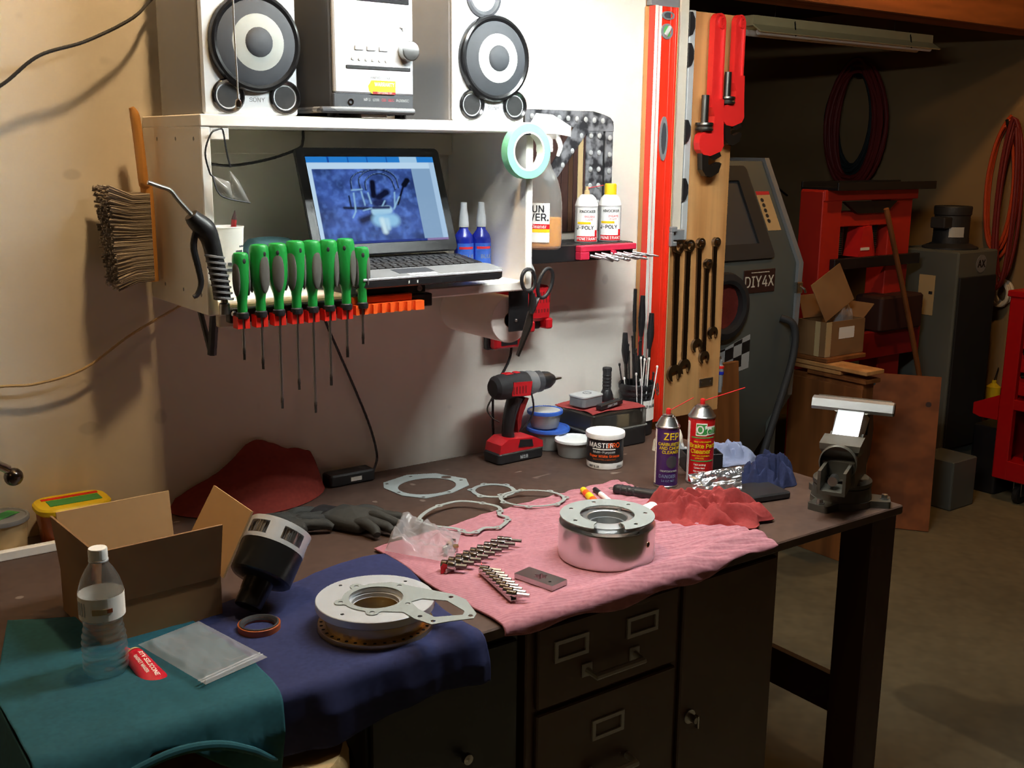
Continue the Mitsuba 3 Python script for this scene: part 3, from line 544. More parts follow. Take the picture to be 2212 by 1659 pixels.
def loop(cx, cz, a, b, rot, r=.0045):
    t = np.linspace(0, 2 * math.pi, 33)[:-1]; c, s = math.cos(math.radians(rot)), math.sin(math.radians(rot))
    q = np.stack([cx + a * np.cos(t) * c - b * np.sin(t) * s, 0 * t, cz + a * np.cos(t) * s + b * np.sin(t) * c], -1); return TB(q, r, 10, closed=True)
sz.p('handle', [loop(1.5325, 1.376, .0195, .026, 6, .0045), TB([(1.540, 0, 1.352), (1.545, 0, 1.335), (1.545, 0, 1.315), (1.540, 0, 1.298)], [.006, .011, .013, .010], 12, 16, sq=(1, .5))], 'm_black')
sz.p('handle', [loop(1.583, 1.366, .0195, .036, -20, .0045), TB([(1.568, .004, 1.335), (1.558, .004, 1.325), (1.548, .004, 1.305), (1.543, .004, 1.295)], [.006, .010, .011, .009], 12, 16, sq=(1, .5))], 'm_black')
sz.p('blade', X(PR([(0, 0), (.010, .002), (.009, -.03), (-.030, -.103), (-.034, -.102)], .0022), T(1.533, .001, 1.303) @ FRONT), 'm_steel')
sz.p('blade', X(PR([(.002, 0), (.014, .0), (.012, -.035), (-.026, -.106), (-.030, -.105)], .0022), T(1.537, .005, 1.302) @ FRONT), 'm_dksteel')
sz.p('pivot_screw', X(CY(.0045, .003, n=16), T(1.541, -.004, 1.300) @ RX(90)), 'm_steel')
ONE('cabinet_nail', X(CY(.0022, .03, n=10), T(1.5325, -.335, 1.398) @ RX(90)), 'm_steel', 'nail that carries the scissors', 'nail')
ph = Obj('towel_holder', 'black steel paper towel holder plate screwed under the cabinet', 'towel holder')
hp_ = ph.p('front_plate', BX(1.512, 1.570, -.305, -.300, 1.248, 1.35, .002), 'm_black'); ph.p('screw', X(SPH(.004, sub=2), T(1.532, -.306, 1.275)), 'm_chrome', under=hp_)
ph.p('rod', X(CY(.008, .26, n=14), T(1.531, -.301, 1.274) @ RX(-90)), 'm_black')
pt = Obj('paper_towel_roll', 'white paper towel roll hanging under the cabinet on its holder', 'paper towel')
Mp = T(1.531, -.285, 1.274) @ RX(-90)
pt.p('roll', LA([(.019, 0), (.055, 0), (.0565, .002), (.0565, .226), (.055, .228), (.019, .228), (.019, 0)], 48), 'm_paper', M=Mp); pt.p('core', LA([(.0175, 0), (.019, 0), (.019, .228), (.0175, .228), (.0175, 0)], 32), 'm_card', M=Mp)

# black floating shelf with its things
ONE('floating_shelf', BX(1.60, 2.045, -.150, -.001, 1.386, 1.430, .002), 'm_black', 'thick black floating shelf right of the white cabinet', 'shelf')
def can(x, y, label, cap):
    o = Obj('penetrant_can', label, 'spray can', 'penetrant spray cans on the black shelf', M=T(x, y, 1.430) @ RZ(-38))
    R = .031
    o.p('body', LA([(0, 0), (R - .002, 0), (R, .002), (R, .094), (R - .001, .096), (0, .096)], 40), 'm_ltgray')
    o.p('shoulder', LA([(R - .001, .095), (R + .0005, .097), (R, .102), (.025, .118), (.017, .126), (.013, .128), (0, .128)], 40), 'm_white')
    lb = o.p('label', PATCH(R, .004, .093, -52, 62), 'm_white')
    o.p('label_band', PATCH(R + .0007, .004, .018, -52, 62), 'm_toolred', under=lb); o.p('label_band', PATCH(R + .0007, .050, .056, -48, 20), 'm_yellow', under=lb); o.p('label_band', PATCH(R + .0007, .018, .034, 46, 60), 'm_toolred', under=lb)
    o.p('label_text', [X(WRAP(TX('PENETRANT', .0075, .0003, True), R + .0015), T(0, 0, .0075) @ RZ(5))], 'm_white', under=lb)
    o.p('label_text', [X(WRAP(TX('KNOCKER', .007, .0003, True), R + .0008), T(0, 0, .080) @ RZ(5)), X(WRAP(TX('J-POLY', .0095, .0003, True), R + .0008), T(0, 0, .036) @ RZ(-8))], 'm_ink', under=lb)
    o.p('label_text', [X(WRAP(TX('BREAKS', .0055, .0003), R + .0008), T(0, 0, .067) @ RZ(16)), X(WRAP(TX('LOOSE', .0045, .0003), R + .0008), T(0, 0, .060) @ RZ(14))], 'm_inkred', under=lb)
    if cap: o.p('yellow_cap', LA([(0, .126), (.0165, .126), (.0165, .152), (.0145, .156), (0, .156)], 28), 'm_yellow')
    else:
        o.p('nozzle', LA([(0, .126), (.008, .126), (.007, .138), (.0045, .140), (.0045, .149), (0, .149)], 18), 'm_tan')
        o.p('straw', TB([(.004, -.004, .145), (.045, .02, .152)], .0011, 6), 'm_inkred')
can(1.918, -.098, 'white and red penetrant can with bare tan nozzle on the black shelf', False); can(2.0, -.100, 'white and red penetrant can with yellow cap on the black shelf', True)
rv = Obj('riveted_panel', 'grey riveted steel look panel with brown planks on the wall above the black shelf', 'wall panel')
out = unary_union([sbox(1.774, 1.45, 2.082, 1.74), sbox(1.774, 1.72, 2.005, 1.779), Polygon([(2.0, 1.74), (2.082, 1.74), (2.081, 1.752), (2.070, 1.764), (2.045, 1.771), (2.005, 1.779)])])
rv.p('backing', X(PR(out, .004), T(0, -.001, 0) @ FRONT), 'm_blackmatte')
for k, (a, b, c) in enumerate(((1.778, 1.83, 0), (1.832, 1.862, 1), (1.864, 1.90, 0), (1.902, 1.925, 0), (1.927, 1.942, 1), (1.944, 1.958, 0), (1.960, 1.978, 2), (1.980, 1.99, 0))):
    rv.p('plank', BX(a, b, -.0075, -.005, 1.452, 1.735, .0006), ('m_darkwood', 'm_cabbrown', 'm_tan')[c])
rv.p('band', X(PR(unary_union([sbox(1.774, 1.735, 1.975, 1.779)]), .004), T(0, -.007, 0) @ FRONT), 'm_rivetsteel')
rv.p('band', X(PR(Polygon([(1.972, 1.726), (2.082, 1.726), (2.082, 1.74), (2.079, 1.753), (2.069, 1.763), (2.045, 1.771), (2.005, 1.779), (1.972, 1.779)]), .006), T(0, -.007, 0) @ FRONT), 'm_rivetsteel')
rv.p('band', BX(1.985, 2.046, -.011, -.006, 1.452, 1.726, .0006), 'm_rivetsteel'); rv.p('band', BX(2.055, 2.082, -.011, -.006, 1.452, 1.726, .0006), 'm_rivetsteel')
rv.p('brace', X(PR([(1.952, 1.752), (1.978, 1.752), (1.988, 1.726), (1.86, 1.575), (1.835, 1.60)], .005), T(0, -.0095, 0) @ FRONT), 'm_rivetsteel')
for (x, z) in [(1.793 + .031 * k, 1.762 - .001 * k) for k in range(9)] + [(2.0, z) for z in (1.713, 1.667, 1.622, 1.577, 1.53)] + [(2.03, z) for z in (1.713, 1.667, 1.622, 1.577, 1.53, 1.487)] + [(2.069, z) for z in (1.708, 1.662, 1.617, 1.572)] + [(1.964, 1.713), (1.933, 1.672), (1.90, 1.634), (1.87, 1.60)]:
    rv.p('rivet', X(SPH(1, sub=2), T(x, -.013, z) @ S(.0070, .0042, .0078)), 'm_ltgray')
sb = Obj('cleaner_bottle', 'clear trigger spray bottle with amber cleaner between cabinet and black shelf', 'spray bottle', M=T(1.638, -.270, 1.438) @ RZ(-42))
def oval(prof, ax, ay, n=40): return X(LA(prof, n), S(ax, ay, 1))
sb.p('body', oval([(0, 0), (.038, 0), (.043, .004), (.045, .02), (.045, .10), (.042, .135), (.034, .165), (.021, .19), (.015, .205), (.0145, .235), (0, .236)], 1, .72), 'g_clearpoly')
sb.p('cleaner_liquid', oval([(0, .003), (.036, .003), (.0425, .008), (.0435, .02), (.0435, .076), (0, .0761)], 1, .70), 'g_amber')
sb.p('trigger_head', [BX(-.030, .040, -.018, .018, .262, .312, .012), HULL([(-.030, -.012, .30), (-.030, .012, .30), (-.042, -.01, .285), (-.042, .01, .285), (.062, -.011, .268), (.062, .011, .268), (.062, -.011, .292), (.062, .011, .292), (.02, -.016, .318), (.02, .016, .318), (-.02, .016, .322), (-.02, -.016, .322)])], 'm_white')
sb.p('collar', LA([(0, .232), (.0195, .232), (.0205, .236), (.0195, .262), (0, .262)], 28), 'm_white'); sb.p('trigger', TB([(.030, 0, .268), (.038, 0, .245), (.032, 0, .222)], [.007, .006, .004], 10, 12), 'm_white')
lb = sb.p('label', X(PATCH(.0454, .018, .112, -75, 22, .0006, 20), S(1, .72, 1)), 'm_white')
wr = lambda s, h, z, a, b=True: X(WRAP(TX(s, h, .0003, b), .0463), S(1, .72, 1) @ T(0, 0, z) @ RZ(a))
sb.p('label_text', [wr('UN', .016, .090, -14), wr('VER.', .017, .070, -12)], 'm_ink', under=lb)
sb.p('label_band', X(PATCH(.0460, .050, .062, -75, 22, .0006, 20), S(1, .72, 1)), 'm_toolred', under=lb); sb.p('label_text', wr('Cleaner', .008, .0525, -12), 'm_white', under=lb)
sb.p('label_band', X(PATCH(.0460, .042, .050, -75, 22, .0006, 20), S(1, .72, 1)), 'm_yellow', under=lb)
bc = Obj('drill_bit_case', 'red drill bit case clipped on the front of the black shelf', 'drill bit case')
bc.p('case', [BX(1.838, 2.034, -.176, -.151, 1.412, 1.428, .002), BX(1.838, 1.868, -.176, -.151, 1.391, 1.412, .002)], 'm_pinkred'); bc.p('hinge_tab', X(CY(.006, .012, n=16), T(1.945, -.176, 1.408) @ RX(90)), 'm_pinkred')
ORD = ['first', 'second', 'third', 'fourth', 'fifth', 'sixth', 'seventh', 'eighth', 'ninth', 'tenth', 'eleventh', 'twelfth']
for k in range(12):
    a = k / 11.; x = 1.872 + .013 * k; s = rng.uniform(-.004, .004)
    o = Obj('drill_bit', f'steel drill bit, {ORD[k]} from the left in the red case on the black shelf', 'drill bit', 'drill bits in the red case')
    A, B2 = P([x, -.172 - .004 * (k % 3), 1.402 + .004 * (k % 2)]), P([x + .055 + s, -.205 - .008 * (k % 4) + s, 1.386 + .006 * (k % 3) + s])
    r = .0052 - .0002 * k; m_ = A + (B2 - A) * .45
    o.p('shank', TB([A, m_], r * .8, 8), 'm_steel')
    fl = LA([(0, 0), (r, 0), (r, .9), (0, 1)], 14, rf=None); ln = np.linalg.norm(B2 - m_); v = fl.vertices; fl = LA([(r * .7, 0)] + [(r, ln * t) for t in np.linspace(.05, .9, 14)] + [(0, ln)], 14, rf=lambda an, z: .78 + .22 * np.cos(2 * an - z / (r * 1.3)))
    o.p('flute', X(fl, along(m_, B2)), 'm_steel')

# charger on the wall
ch = Obj('battery_charger', 'red and black battery charger mounted on the wall under the cabinet', 'battery charger')
ch.p('back_plate', BX(1.648, 1.76, -.020, -.001, 1.146, 1.318, .003), 'm_black'); ch.p('housing', BX(1.656, 1.745, -.045, -.018, 1.150, 1.315, .005), 'm_toolred', M=T(0, 0, 0))
ch.p('dock', BX(1.735, 1.815, -.085, -.001, 1.222, 1.318, .010), 'm_toolred')
ch.p('dock_lip', [BX(1.735, 1.757, -.090, -.02, 1.196, 1.225, .004), BX(1.795, 1.817, -.090, -.02, 1.200, 1.229, .004)], 'm_toolred'); ch.p('dock_slot', BX(1.757, 1.795, -.06, -.01, 1.198, 1.222, .002), 'm_black')
for j in range(7): ch.p('vent', BX(1.744 + .010 * j, 1.7485 + .010 * j, -.0858, -.0845, 1.272, 1.302, .0005), 'm_dkred')
for j in range(6): ch.p('vent', BX(1.748 + .010 * j, 1.7535 + .010 * j, -.0858, -.0845, 1.246, 1.256, .0005), 'm_dkred')
ch.p('bolt', X(CY(.005, .002, n=16), T(1.764, -.0855, 1.308) @ RX(90)), 'm_ltgray'); ch.p('display_window', BX(1.676, 1.73, -.0462, -.0445, 1.158, 1.19, .001), 'm_black')
ONE('charger_cord', TB([(1.735, -.012, 1.15), (1.73, -.012, 1.12), (1.715, -.012, 1.09), (1.69, -.014, 1.06), (1.67, -.02, 1.04), (1.66, -.03, .98), (1.665, -.03, .90), (1.69, -.03, .866)], .0035, 8, 40), 'm_black', 'black cord running down from the battery charger', 'cord')
# wires on the left wall
ONE('wall_wire', TB([(.39, -.07, 1.74), (.478, -.07, 1.785), (.549, -.08, 1.843), (.640, -.08, 1.876), (.738, -.062, 1.927), (.795, -.03, 1.975), (.90, -.006, 2.07)], .0034, 8, 50), 'm_rubber', 'dark wire looping across the upper left wall', 'wire')
ONE('wall_wire', TB([(.30, -.02, 1.196), (.4385, -.022, 1.194), (.5095, -.024, 1.192), (.6039, -.024, 1.213), (.7049, -.020, 1.274), (.8093, -.012, 1.323), (.86, -.006, 1.345)], .0030, 8, 50), 'm_tan', 'tan wire sagging across the lower left wall', 'wire')
ONE('adapter_cable', TB([(1.16, -.012, 1.345), (1.1685, -.014, 1.2817), (1.2092, -.016, 1.1811), (1.2514, -.016, 1.0829), (1.2887, -.016, .9884), (1.306, -.02, .912), (1.285, -.045, .885), (1.268, -.06, .88)], .0033, 8, 50), 'm_black', 'black adapter cable hanging down the wall to the power brick', 'cable')

# level, straightedge, wrenches on the plywood
lv = Obj('spirit_level', 'long red spirit level with cream stripes hanging at the end of the wall', 'level')
Lx, Lw, Lz0, Lz1 = 2.1935, .0905, .866, 2.07
lv.p('web', BX(Lx + .004, Lx + Lw - .004, -.041, -.026, Lz0, Lz1), 'm_levelred')
lv.p('flange', BX(Lx, Lx + .012, -.048, -.021, Lz0, Lz1, .001), 'm_levelred'); lv.p('flange', BX(Lx + Lw - .010, Lx + Lw, -.048, -.021, Lz0, Lz1, .001), 'm_levelred')
lv.p('stripe', BX(Lx - .0002, Lx + .0105, -.0488, -.047, Lz0, Lz1), 'm_paper', 'cream stripe'); lv.p('stripe', BX(Lx + .019, Lx + .030, -.0425, -.040, Lz0, Lz1), 'm_paper', 'cream stripe')
lv.p('ridge', BX(Lx + .062, Lx + .070, -.0445, -.041, Lz0, Lz1, .001), 'm_levelred'); lv.p('edge_strip', BX(Lx + Lw - .003, Lx + Lw + .0003, -.0488, -.047, Lz0, Lz1), 'm_tan')
for (x, z, a, b, rot) in ((.052, 2.046, .024, .0115, 0), (.050, 2.003, .022, .021, 30), (.052, 1.708, .0155, .062, 0)):
    e = affinity.scale(Point(0, 0).buffer(1, 24), a, b); ei = affinity.scale(Point(0, 0).buffer(1, 24), a * .68, b * .72)
    w_ = lv.p('vial_frame', X(PR(e.difference(ei), .0045), T(Lx + x, -.041, z) @ FRONT), 'm_gray')
    lv.p('vial' if z > 1.9 else 'grip_hole', X(PR(ei, .003), T(Lx + x, -.041, z) @ FRONT), 'm_labelgreen' if rot else 'm_dkgray', under=w_)
    if rot: lv.p('vial_tube', X(CY(.006, .03, n=14), T(Lx + x - .009, -.047, z - .012) @ RY(36)), 'm_ltgray', under=w_)
ec = Obj('clamp_straightedge', 'grey aluminum straightedge clamp with pinkish rule beside the red level', 'straightedge')
ec.p('channel', [BX(2.345, 2.369, -.032, -.0205, 1.412, 2.07, .002)], 'm_ltgray'); ec.p('rule', BX(2.306, 2.338, -.034, -.0265, 1.432, 2.12, .001), 'm_offwhite'); ec.p('back_rail', BX(2.330, 2.347, -.026, -.0205, 1.42, 2.07), 'm_gray')
ec.p('hook_jaw', [BX(2.279, 2.304, -.058, -.046, 1.440, 1.456, .002), BX(2.279, 2.290, -.058, -.046, 1.398, 1.44, .002), BX(2.279, 2.304, -.058, -.046, 1.398, 1.412, .002), BX(2.296, 2.345, -.046, -.032, 1.414, 1.446, .002)], 'm_gray')
for z in (2.03, 1.944, 1.729, 1.561): ec.p('clip', X(PR([(-.008, -.032), (.004, -.028), (.013, -.010), (.013, .014), (.002, .034), (-.008, .034)], .008), T(2.345, -.032, z) @ FRONT), 'm_black')
def pipewrench(x, z, L, k, label):
    """head centre at x,z; L = height of the handle top above it"""
    o = Obj('pipe_wrench', label, 'pipe wrench', M=T(x, -.0345, z) @ FRONT @ S(k, k, k))
    L = L / k
    hd = unary_union([Polygon([(-.045, -.022), (-.050, -.002), (-.045, .020), (-.030, .030), (-.004, .032), (.008, .045), (.010, .075), (-.002, .10), (-.006, .125), (.046, .125), (.050, .04), (.054, -.01), (.044, -.026), (.0, -.040), (-.03, -.036)])]).buffer(.004).buffer(-.004)
    o.p('head', X(PR(hd, .024), T(0, 0, .003)), 'm_red')
    web = unary_union([sbox(-.004, .10, .042, L - .02), Point(.019, L - .022).buffer(.0215)]).difference(affinity.scale(Point(.028, L - .026).buffer(1), .006, .012))
    o.p('handle', [X(PR(web, .010), T(0, 0, .009)), X(PR(web.difference(web.buffer(-.006)), .022), T(0, 0, .003))], 'm_red')
    o.p('adjusting_nut', LA([(.012, 0), (.026, .001), (.027, .006), (.024, .012), (.027, .018), (.026, .024), (.012, .025)], 24), 'm_dksteel', M=T(-.020, .032, .015) @ RX(-90))
    o.p('hook_jaw', [X(TB([(-.020, .135, 0), (-.020, -.06, 0)], .0125, 12, sq=(1, .8)), T(0, 0, .015)), X(PR([(-.034, -.03), (-.006, -.03), (-.006, -.064), (.010, -.070), (.040, -.058), (.050, -.062), (.040, -.088), (.010, -.102), (-.014, -.098), (-.030, -.080)], .020), T(0, 0, .005))], 'm_dksteel')
    o.p('heel_jaw', X(PR([(.006, -.036), (.040, -.026), (.048, -.040), (.018, -.052), (.006, -.046)], .02), T(0, 0, .005)), 'm_dksteel')
pipewrench(2.423, 1.700, .367, 1.0, 'red pipe wrench next to the straightedge, longer of the two'); pipewrench(2.514, 1.783, .286, .90, 'red pipe wrench at the right edge of the plywood, shorter of the two')
def comb(x, zt, zb, r, tilt, label):
    Lw_ = zt - zb; o = Obj('combination_wrench', label, 'wrench', 'chrome wrenches on the plywood', M=T(x, -.0215, zt) @ FRONT @ RZ(tilt))
    ring = Point(0, 0).buffer(r, 20).difference(affinity.rotate(Point(0, 0).buffer(r * .66, 3), 10))
    o.p('box_end', X(PR(ring, .012), T(0, 0, .002)), 'm_wrenchchrome')
    w0, w1 = r * .52, r * .48
    o.p('shank', [PR([(-w0, -r * .9), (w0, -r * .9), (w1, -Lw_ + r * 1.0), (-w1, -Lw_ + r * 1.0)], .006), X(PR([(-w0 * .55, -r * 1.4), (w0 * .55, -r * 1.4), (w1 * .5, -Lw_ + r * 1.6), (-w1 * .5, -Lw_ + r * 1.6)], .0012), T(0, 0, .006))], 'm_darkchrome')
    jaw = Point(0, 0).buffer(r * 1.32, 20).difference(affinity.rotate(sbox(-r * .62, -2 * r, r * .62, r * .25), 12, origin=(0, 0)))
    o.p('open_end', X(PR(jaw, .009), T(0, -Lw_ + r * .2, 0)), 'm_wrenchchrome')
for a in ((2.337, 1.393, 1.001, .0205, 1.0, 'largest chrome combination wrench, beside the red level'), (2.384, 1.394, 1.0175, .0185, .4, 'chrome combination wrench, second from the red level'), (2.431, 1.399, 1.079, .0165, 1.2, 'chrome combination wrench, third from the red level'), (2.467, 1.335, 1.0385, .0155, 1.0, 'chrome combination wrench hung lower than its neighbours'), (2.499, 1.400, 1.1135, .0150, 1.4, 'smallest chrome combination wrench, at the right edge of the plywood')):
    comb(*a)
for k, (x, z) in enumerate(((2.337, 1.404), (2.384, 1.404), (2.431, 1.408), (2.467, 1.344), (2.499, 1.409))):
    ONE('wrench_nail', X(CY(.002, .022, n=8), T(x, -.019, z) @ RX(90)), 'm_dksteel', f'nail that carries the {ORD[k]} wrench from the red level', 'nail', 'nails that carry the wrenches')
# ------------------------------------------------------------------ on the bench: cloths
ZB = .8604
def hang(y, edge=-.947, top=ZB):
    """a point at run y (beyond the bench edge it hangs down): (y, z, fraction hanging)"""
    over = np.clip(edge - y, 0, None); r = .012
    a = np.clip(over / r, 0, math.pi / 2)
    yy = np.where(over > 0, edge - r * np.sin(a), y); zz = top - np.where(over > 0, r * (1 - np.cos(a)) + np.clip(over - r * math.pi / 2, 0, None), 0)
    return yy, zz, np.clip(over / .05, 0, 1)
def wav(x, y, s, seed, o=3): return meshkit.fbm(np.stack([x * s, y * s, 0 * x], -1), o, seed) - .5
def pink(u, v):
    x0 = 1.030 + .006 * np.sin(v * 9); x1 = 1.752 - .010 * v + .004 * np.sin(v * 14)
    x = x0 + (x1 - x0) * u; yb = -.50 + .055 * np.clip(u * 2.2, 0, 1) - .012 * np.sin(u * 5); yf = -.968 - .012 * np.sin(u * 3.3) - .006 * np.sin(u * 21) + .012 * np.clip((u - .55) * 2.5, 0, 1)
    y = yb + (yf - yb) * v; yy, zz, h = hang(y)
    fold = .009 * np.exp(-((v - .90) / .035) ** 2) * (.3 + np.clip(u * 1.5, 0, 1)) + .007 * np.exp(-((v - .82) / .03) ** 2) * np.clip((u - .35) * 2, 0, 1)
    b = .0065 + fold + .007 * np.clip(wav(x, y * 1.6, 9, 3), -.3, .5) + .0022 * wav(x, y, 40, 5) + .0016 * np.sin((y * 1.0 + x * .35) * 260 + 5 * wav(x, y, 8, 2)) * np.clip(u * 2 - .6, 0, 1)
    b = b * (1 - .5 * np.exp(-((u) / .02) ** 2)) 
    return np.stack([x, yy - h * (b - .004), zz + (1 - h) * b + .001], -1)
ONE('pink_towel', GR(pink, 190, 130, .0032), 'm_pink', 'pink shop towel spread over the middle of the bench front', 'towel', sm=True)
def cloth(xa, xb, ybk, hangto, seed, amp=.006, up=0.0):
    def fn(u, v):
        x = xa(v) + (xb(v) - xa(v)) * u; yb = ybk(u); yf = -.947 - hangto(u)
        y = yb + (yf - yb) * v; yy, zz, h = hang(y)
        b = .0030 + up + amp * np.clip(wav(x, y, 11, seed) + .25, 0, 1) * 1.3 + .003 * np.clip(wav(x, y * .6, 30, seed + 1), 0, 1)
        out = .006 + .022 * np.clip(wav(x * 1.6, 0 * y, 9, seed + 2) + .2, 0, .6)
        return np.stack([x, yy - h * (out + up * 4), zz + (1 - h) * b], -1)
    return fn
cl = Obj('draped_shirt', 'teal and navy shirt spread over the left front of the bench as a work cloth', 'shirt')
cl.p('navy_body', GR(cloth(lambda v: .602 + .004 * v, lambda v: 1.032 - .050 * np.clip(v * 1.2, 0, 1) + .012 * np.sin(v * 8), lambda u: -.622 + .075 * np.clip(u * 1.6, 0, 1) + .012 * np.sin(u * 9), lambda u: .100 - .02 * u + .008 * np.sin(u * 7), 21), 130, 90, .0022), 'm_navy', 'navy part', sm=True)
cl.p('teal_sleeve', GR(cloth(lambda v: .336 - .075 * np.clip(v * 2.2, 0, 1), lambda v: .595 + .026 * np.clip(v * 2, 0, 1) - .02 * np.clip(v * 3 - 2, 0, 1), lambda u: -.452 - .16 * u, lambda u: .055 + .055 * np.abs(u - .45) * 2 - .035 * np.exp(-((u - .55) / .22) ** 2), 31, .009, .0035), 110, 90, .0026), 'm_teal', 'teal sleeve', sm=True)
def end_fold(u, v):
    y = -.60 - .355 * u; x = .2605 - .010 * v - .012 * np.clip(wav(y, 0 * y, 20, 61) + .3, 0, 1) * v
    return np.stack([x, y, ZB + .009 - (.075 + .03 * np.sin(u * 5)) * v - .002 * v], -1)
cl.p('hanging_fold', GR(end_fold, 50, 16, .002), 'm_teal', sm=True)
cl.p('sleeve_hem', TB([(.30, -.975, .80), (.37, -.982, .828), (.44, -.985, .842), (.50, -.990, .836), (.55, -.992, .812), (.585, -.985, .783), (.605, -.972, .772)], [.004, .006, .007, .007, .006, .005, .004], 10, 40), 'm_teal')

def heap(c, ax, ay, H, seed, rot=0, rough=1.0, n=56, m=96, lob=.18, base=0.0):
    """crumpled cloth as a closed lump with ridged folds"""
    def fn(u, v):
        a = v * 2 * math.pi; R = 1 + lob * 2 * (meshkit.noise(np.stack([np.cos(a) * 1.7 + 5, np.sin(a) * 1.7 + 5, 0 * a + seed], -1)) - .5)
        X_, Y_ = ax * R * u * np.cos(a), ay * R * u * np.sin(a)
        w = meshkit.fbm(np.stack([X_ / ax * 1.5 + 9, Y_ / ay * 1.5 + 9, 0 * X_ + seed * 3.1], -1), 3, seed); rid = 1 - np.abs(2 * w - 1) * 2.4
        f = meshkit.fbm(np.stack([X_ * 45, Y_ * 45, 0 * X_], -1), 2, seed + 5) - .5
        z = H * np.sqrt(np.clip(1 - u ** 3, 0, 1)) * (.42 + .58 * np.clip(rid, 0, 1) * rough + .25 * (1 - rough)) + .004 * f * (1 - u ** 6)
        cr, sr = math.cos(math.radians(rot)), math.sin(math.radians(rot))
        return np.stack([c[0] + X_ * cr - Y_ * sr, c[1] + X_ * sr + Y_ * cr, base + z * np.clip((1 - u) * 14, 0, 1) + .0012], -1)
    g = GR(fn, n, m); bot = GR(lambda u, v: fn(u, v) * [1, 1, 0] + [0, 0, base], 3, m); return cat(g, bot)
def rag(c, ax, ay, H, seed, rot=0, base=0.0, nr=12, n=80, m=150):
    """crumpled cloth: an irregular sheet pushed up into crossing folds"""
    g = np.random.default_rng(seed); rd = []
    for k in range(nr):
        a, r0 = g.uniform(0, 6.28), g.uniform(0, .55); b = a + g.uniform(1.2, 3.6); c0 = g.uniform(-.4, .4, 2)
        rd.append((spline([(r0 * math.cos(a), r0 * math.sin(a), 0), (c0[0], c0[1], 0), (.92 * math.cos(b), .92 * math.sin(b), 0)], 44)[:, :2], g.uniform(.5, 1), g.uniform(.09, .20)))
    cs_ = []
    for k in range(nr + 4):
        a = g.uniform(0, 6.28); r0 = g.uniform(.1, .9); b = a + g.uniform(-.9, .9); r1 = g.uniform(.1, .95)
        cs_.append((spline([(r0 * math.cos(a), r0 * math.sin(a), 0), (.5 * (r0 + r1) * math.cos((a + b) / 2) + g.uniform(-.1, .1), .5 * (r0 + r1) * math.sin((a + b) / 2) + g.uniform(-.1, .1), 0), (r1 * math.cos(b), r1 * math.sin(b), 0)], 40)[:, :2], g.uniform(-.34, .30), g.uniform(.035, .07)))
    def fn(u, v):
        a = v * 2 * math.pi; R = 1 + .42 * (meshkit.fbm(np.stack([np.cos(a) * 2.1 + 5, np.sin(a) * 2.1 + 5, 0 * a + seed], -1), 2, seed) - .5) + .05 * np.sin(7 * a + seed) * u
        X_, Y_ = R * u * np.cos(a), R * u * np.sin(a); hgt = 0 * u + .16
        for p, A, w in rd:
            d2 = np.min([(X_ - q[0]) ** 2 + (Y_ - q[1]) ** 2 for q in p], 0); hgt = np.maximum(hgt, .16 + A * .84 * np.exp(-d2 / w ** 2 * .8))
        for p, A, w in cs_:
            d2 = np.min([(X_ - q[0]) ** 2 + (Y_ - q[1]) ** 2 for q in p], 0); hgt = hgt + A * np.exp(-d2 / w ** 2)
        f = meshkit.fbm(np.stack([X_ * 5 + 3, Y_ * 5, 0 * X_ + seed], -1), 3, seed + 5) - .5
        z = H * np.clip(1 - u ** 4, 0, 1) ** .6 * (hgt + .20 * f); cr, sr = math.cos(math.radians(rot)), math.sin(math.radians(rot)); X_, Y_ = X_ * ax, Y_ * ay
        return np.stack([c[0] + X_ * cr - Y_ * sr, c[1] + X_ * sr + Y_ * cr, base + .0015 + np.clip(z, .002, 1) * np.clip((1 - u) * 25, 0, 1)], -1)
    return cat(GR(fn, n, m), GR(lambda u, v: fn(u, v) * [1, 1, 0] + [0, 0, base], 3, m))
ONE('red_rag', rag((1.752, -.742), .138, .100, .056, 7, rot=-46, base=ZB + .006, nr=17), 'm_ragred', 'crumpled red shop rag on the pink towel before the spray cans', 'rag', sm=True)
ONE('navy_rag', rag((2.085, -.635), .082, .062, .072, 12, rot=20, base=ZB, nr=10), 'm_ragblue', 'crumpled dark navy rag on the bench just left of the vise', 'rag', sm=True)
ONE('gray_blue_rag', rag((2.150, -.43), .085, .072, .046, 15, rot=-30, base=ZB, nr=9), 'm_paleblue', 'crumpled pale grey blue cloth at the right end of the bench behind the navy rag', 'rag', sm=True)
ONE('plastic_scrap', heap((2.055, -.33), .042, .035, .062, 18, base=ZB), 'm_ltgray', 'crumpled clear grey plastic scrap behind the red brake cleaner can', 'plastic scrap', sm=True)
ONE('paper_scrap', heap((2.09, -.27), .05, .032, .072, 23, base=ZB), 'm_offwhite', 'crumpled beige paper between the spray cans and the plywood', 'paper', sm=True)
bb = Obj('black_case', 'small open black plastic case behind the red brake cleaner can', 'case', M=T(2.03, -.455, ZB) @ RZ(-30))
bb.p('shell', [BX(-.05, .05, -.03, .03, 0, .006, .001), BX(-.05, .05, -.03, -.026, .004, .045, .001), BX(-.05, .05, .026, .03, .004, .045, .001), BX(-.05, -.046, -.028, .028, .004, .045, .001), BX(.046, .05, -.028, .028, .004, .045, .001)], 'm_black')
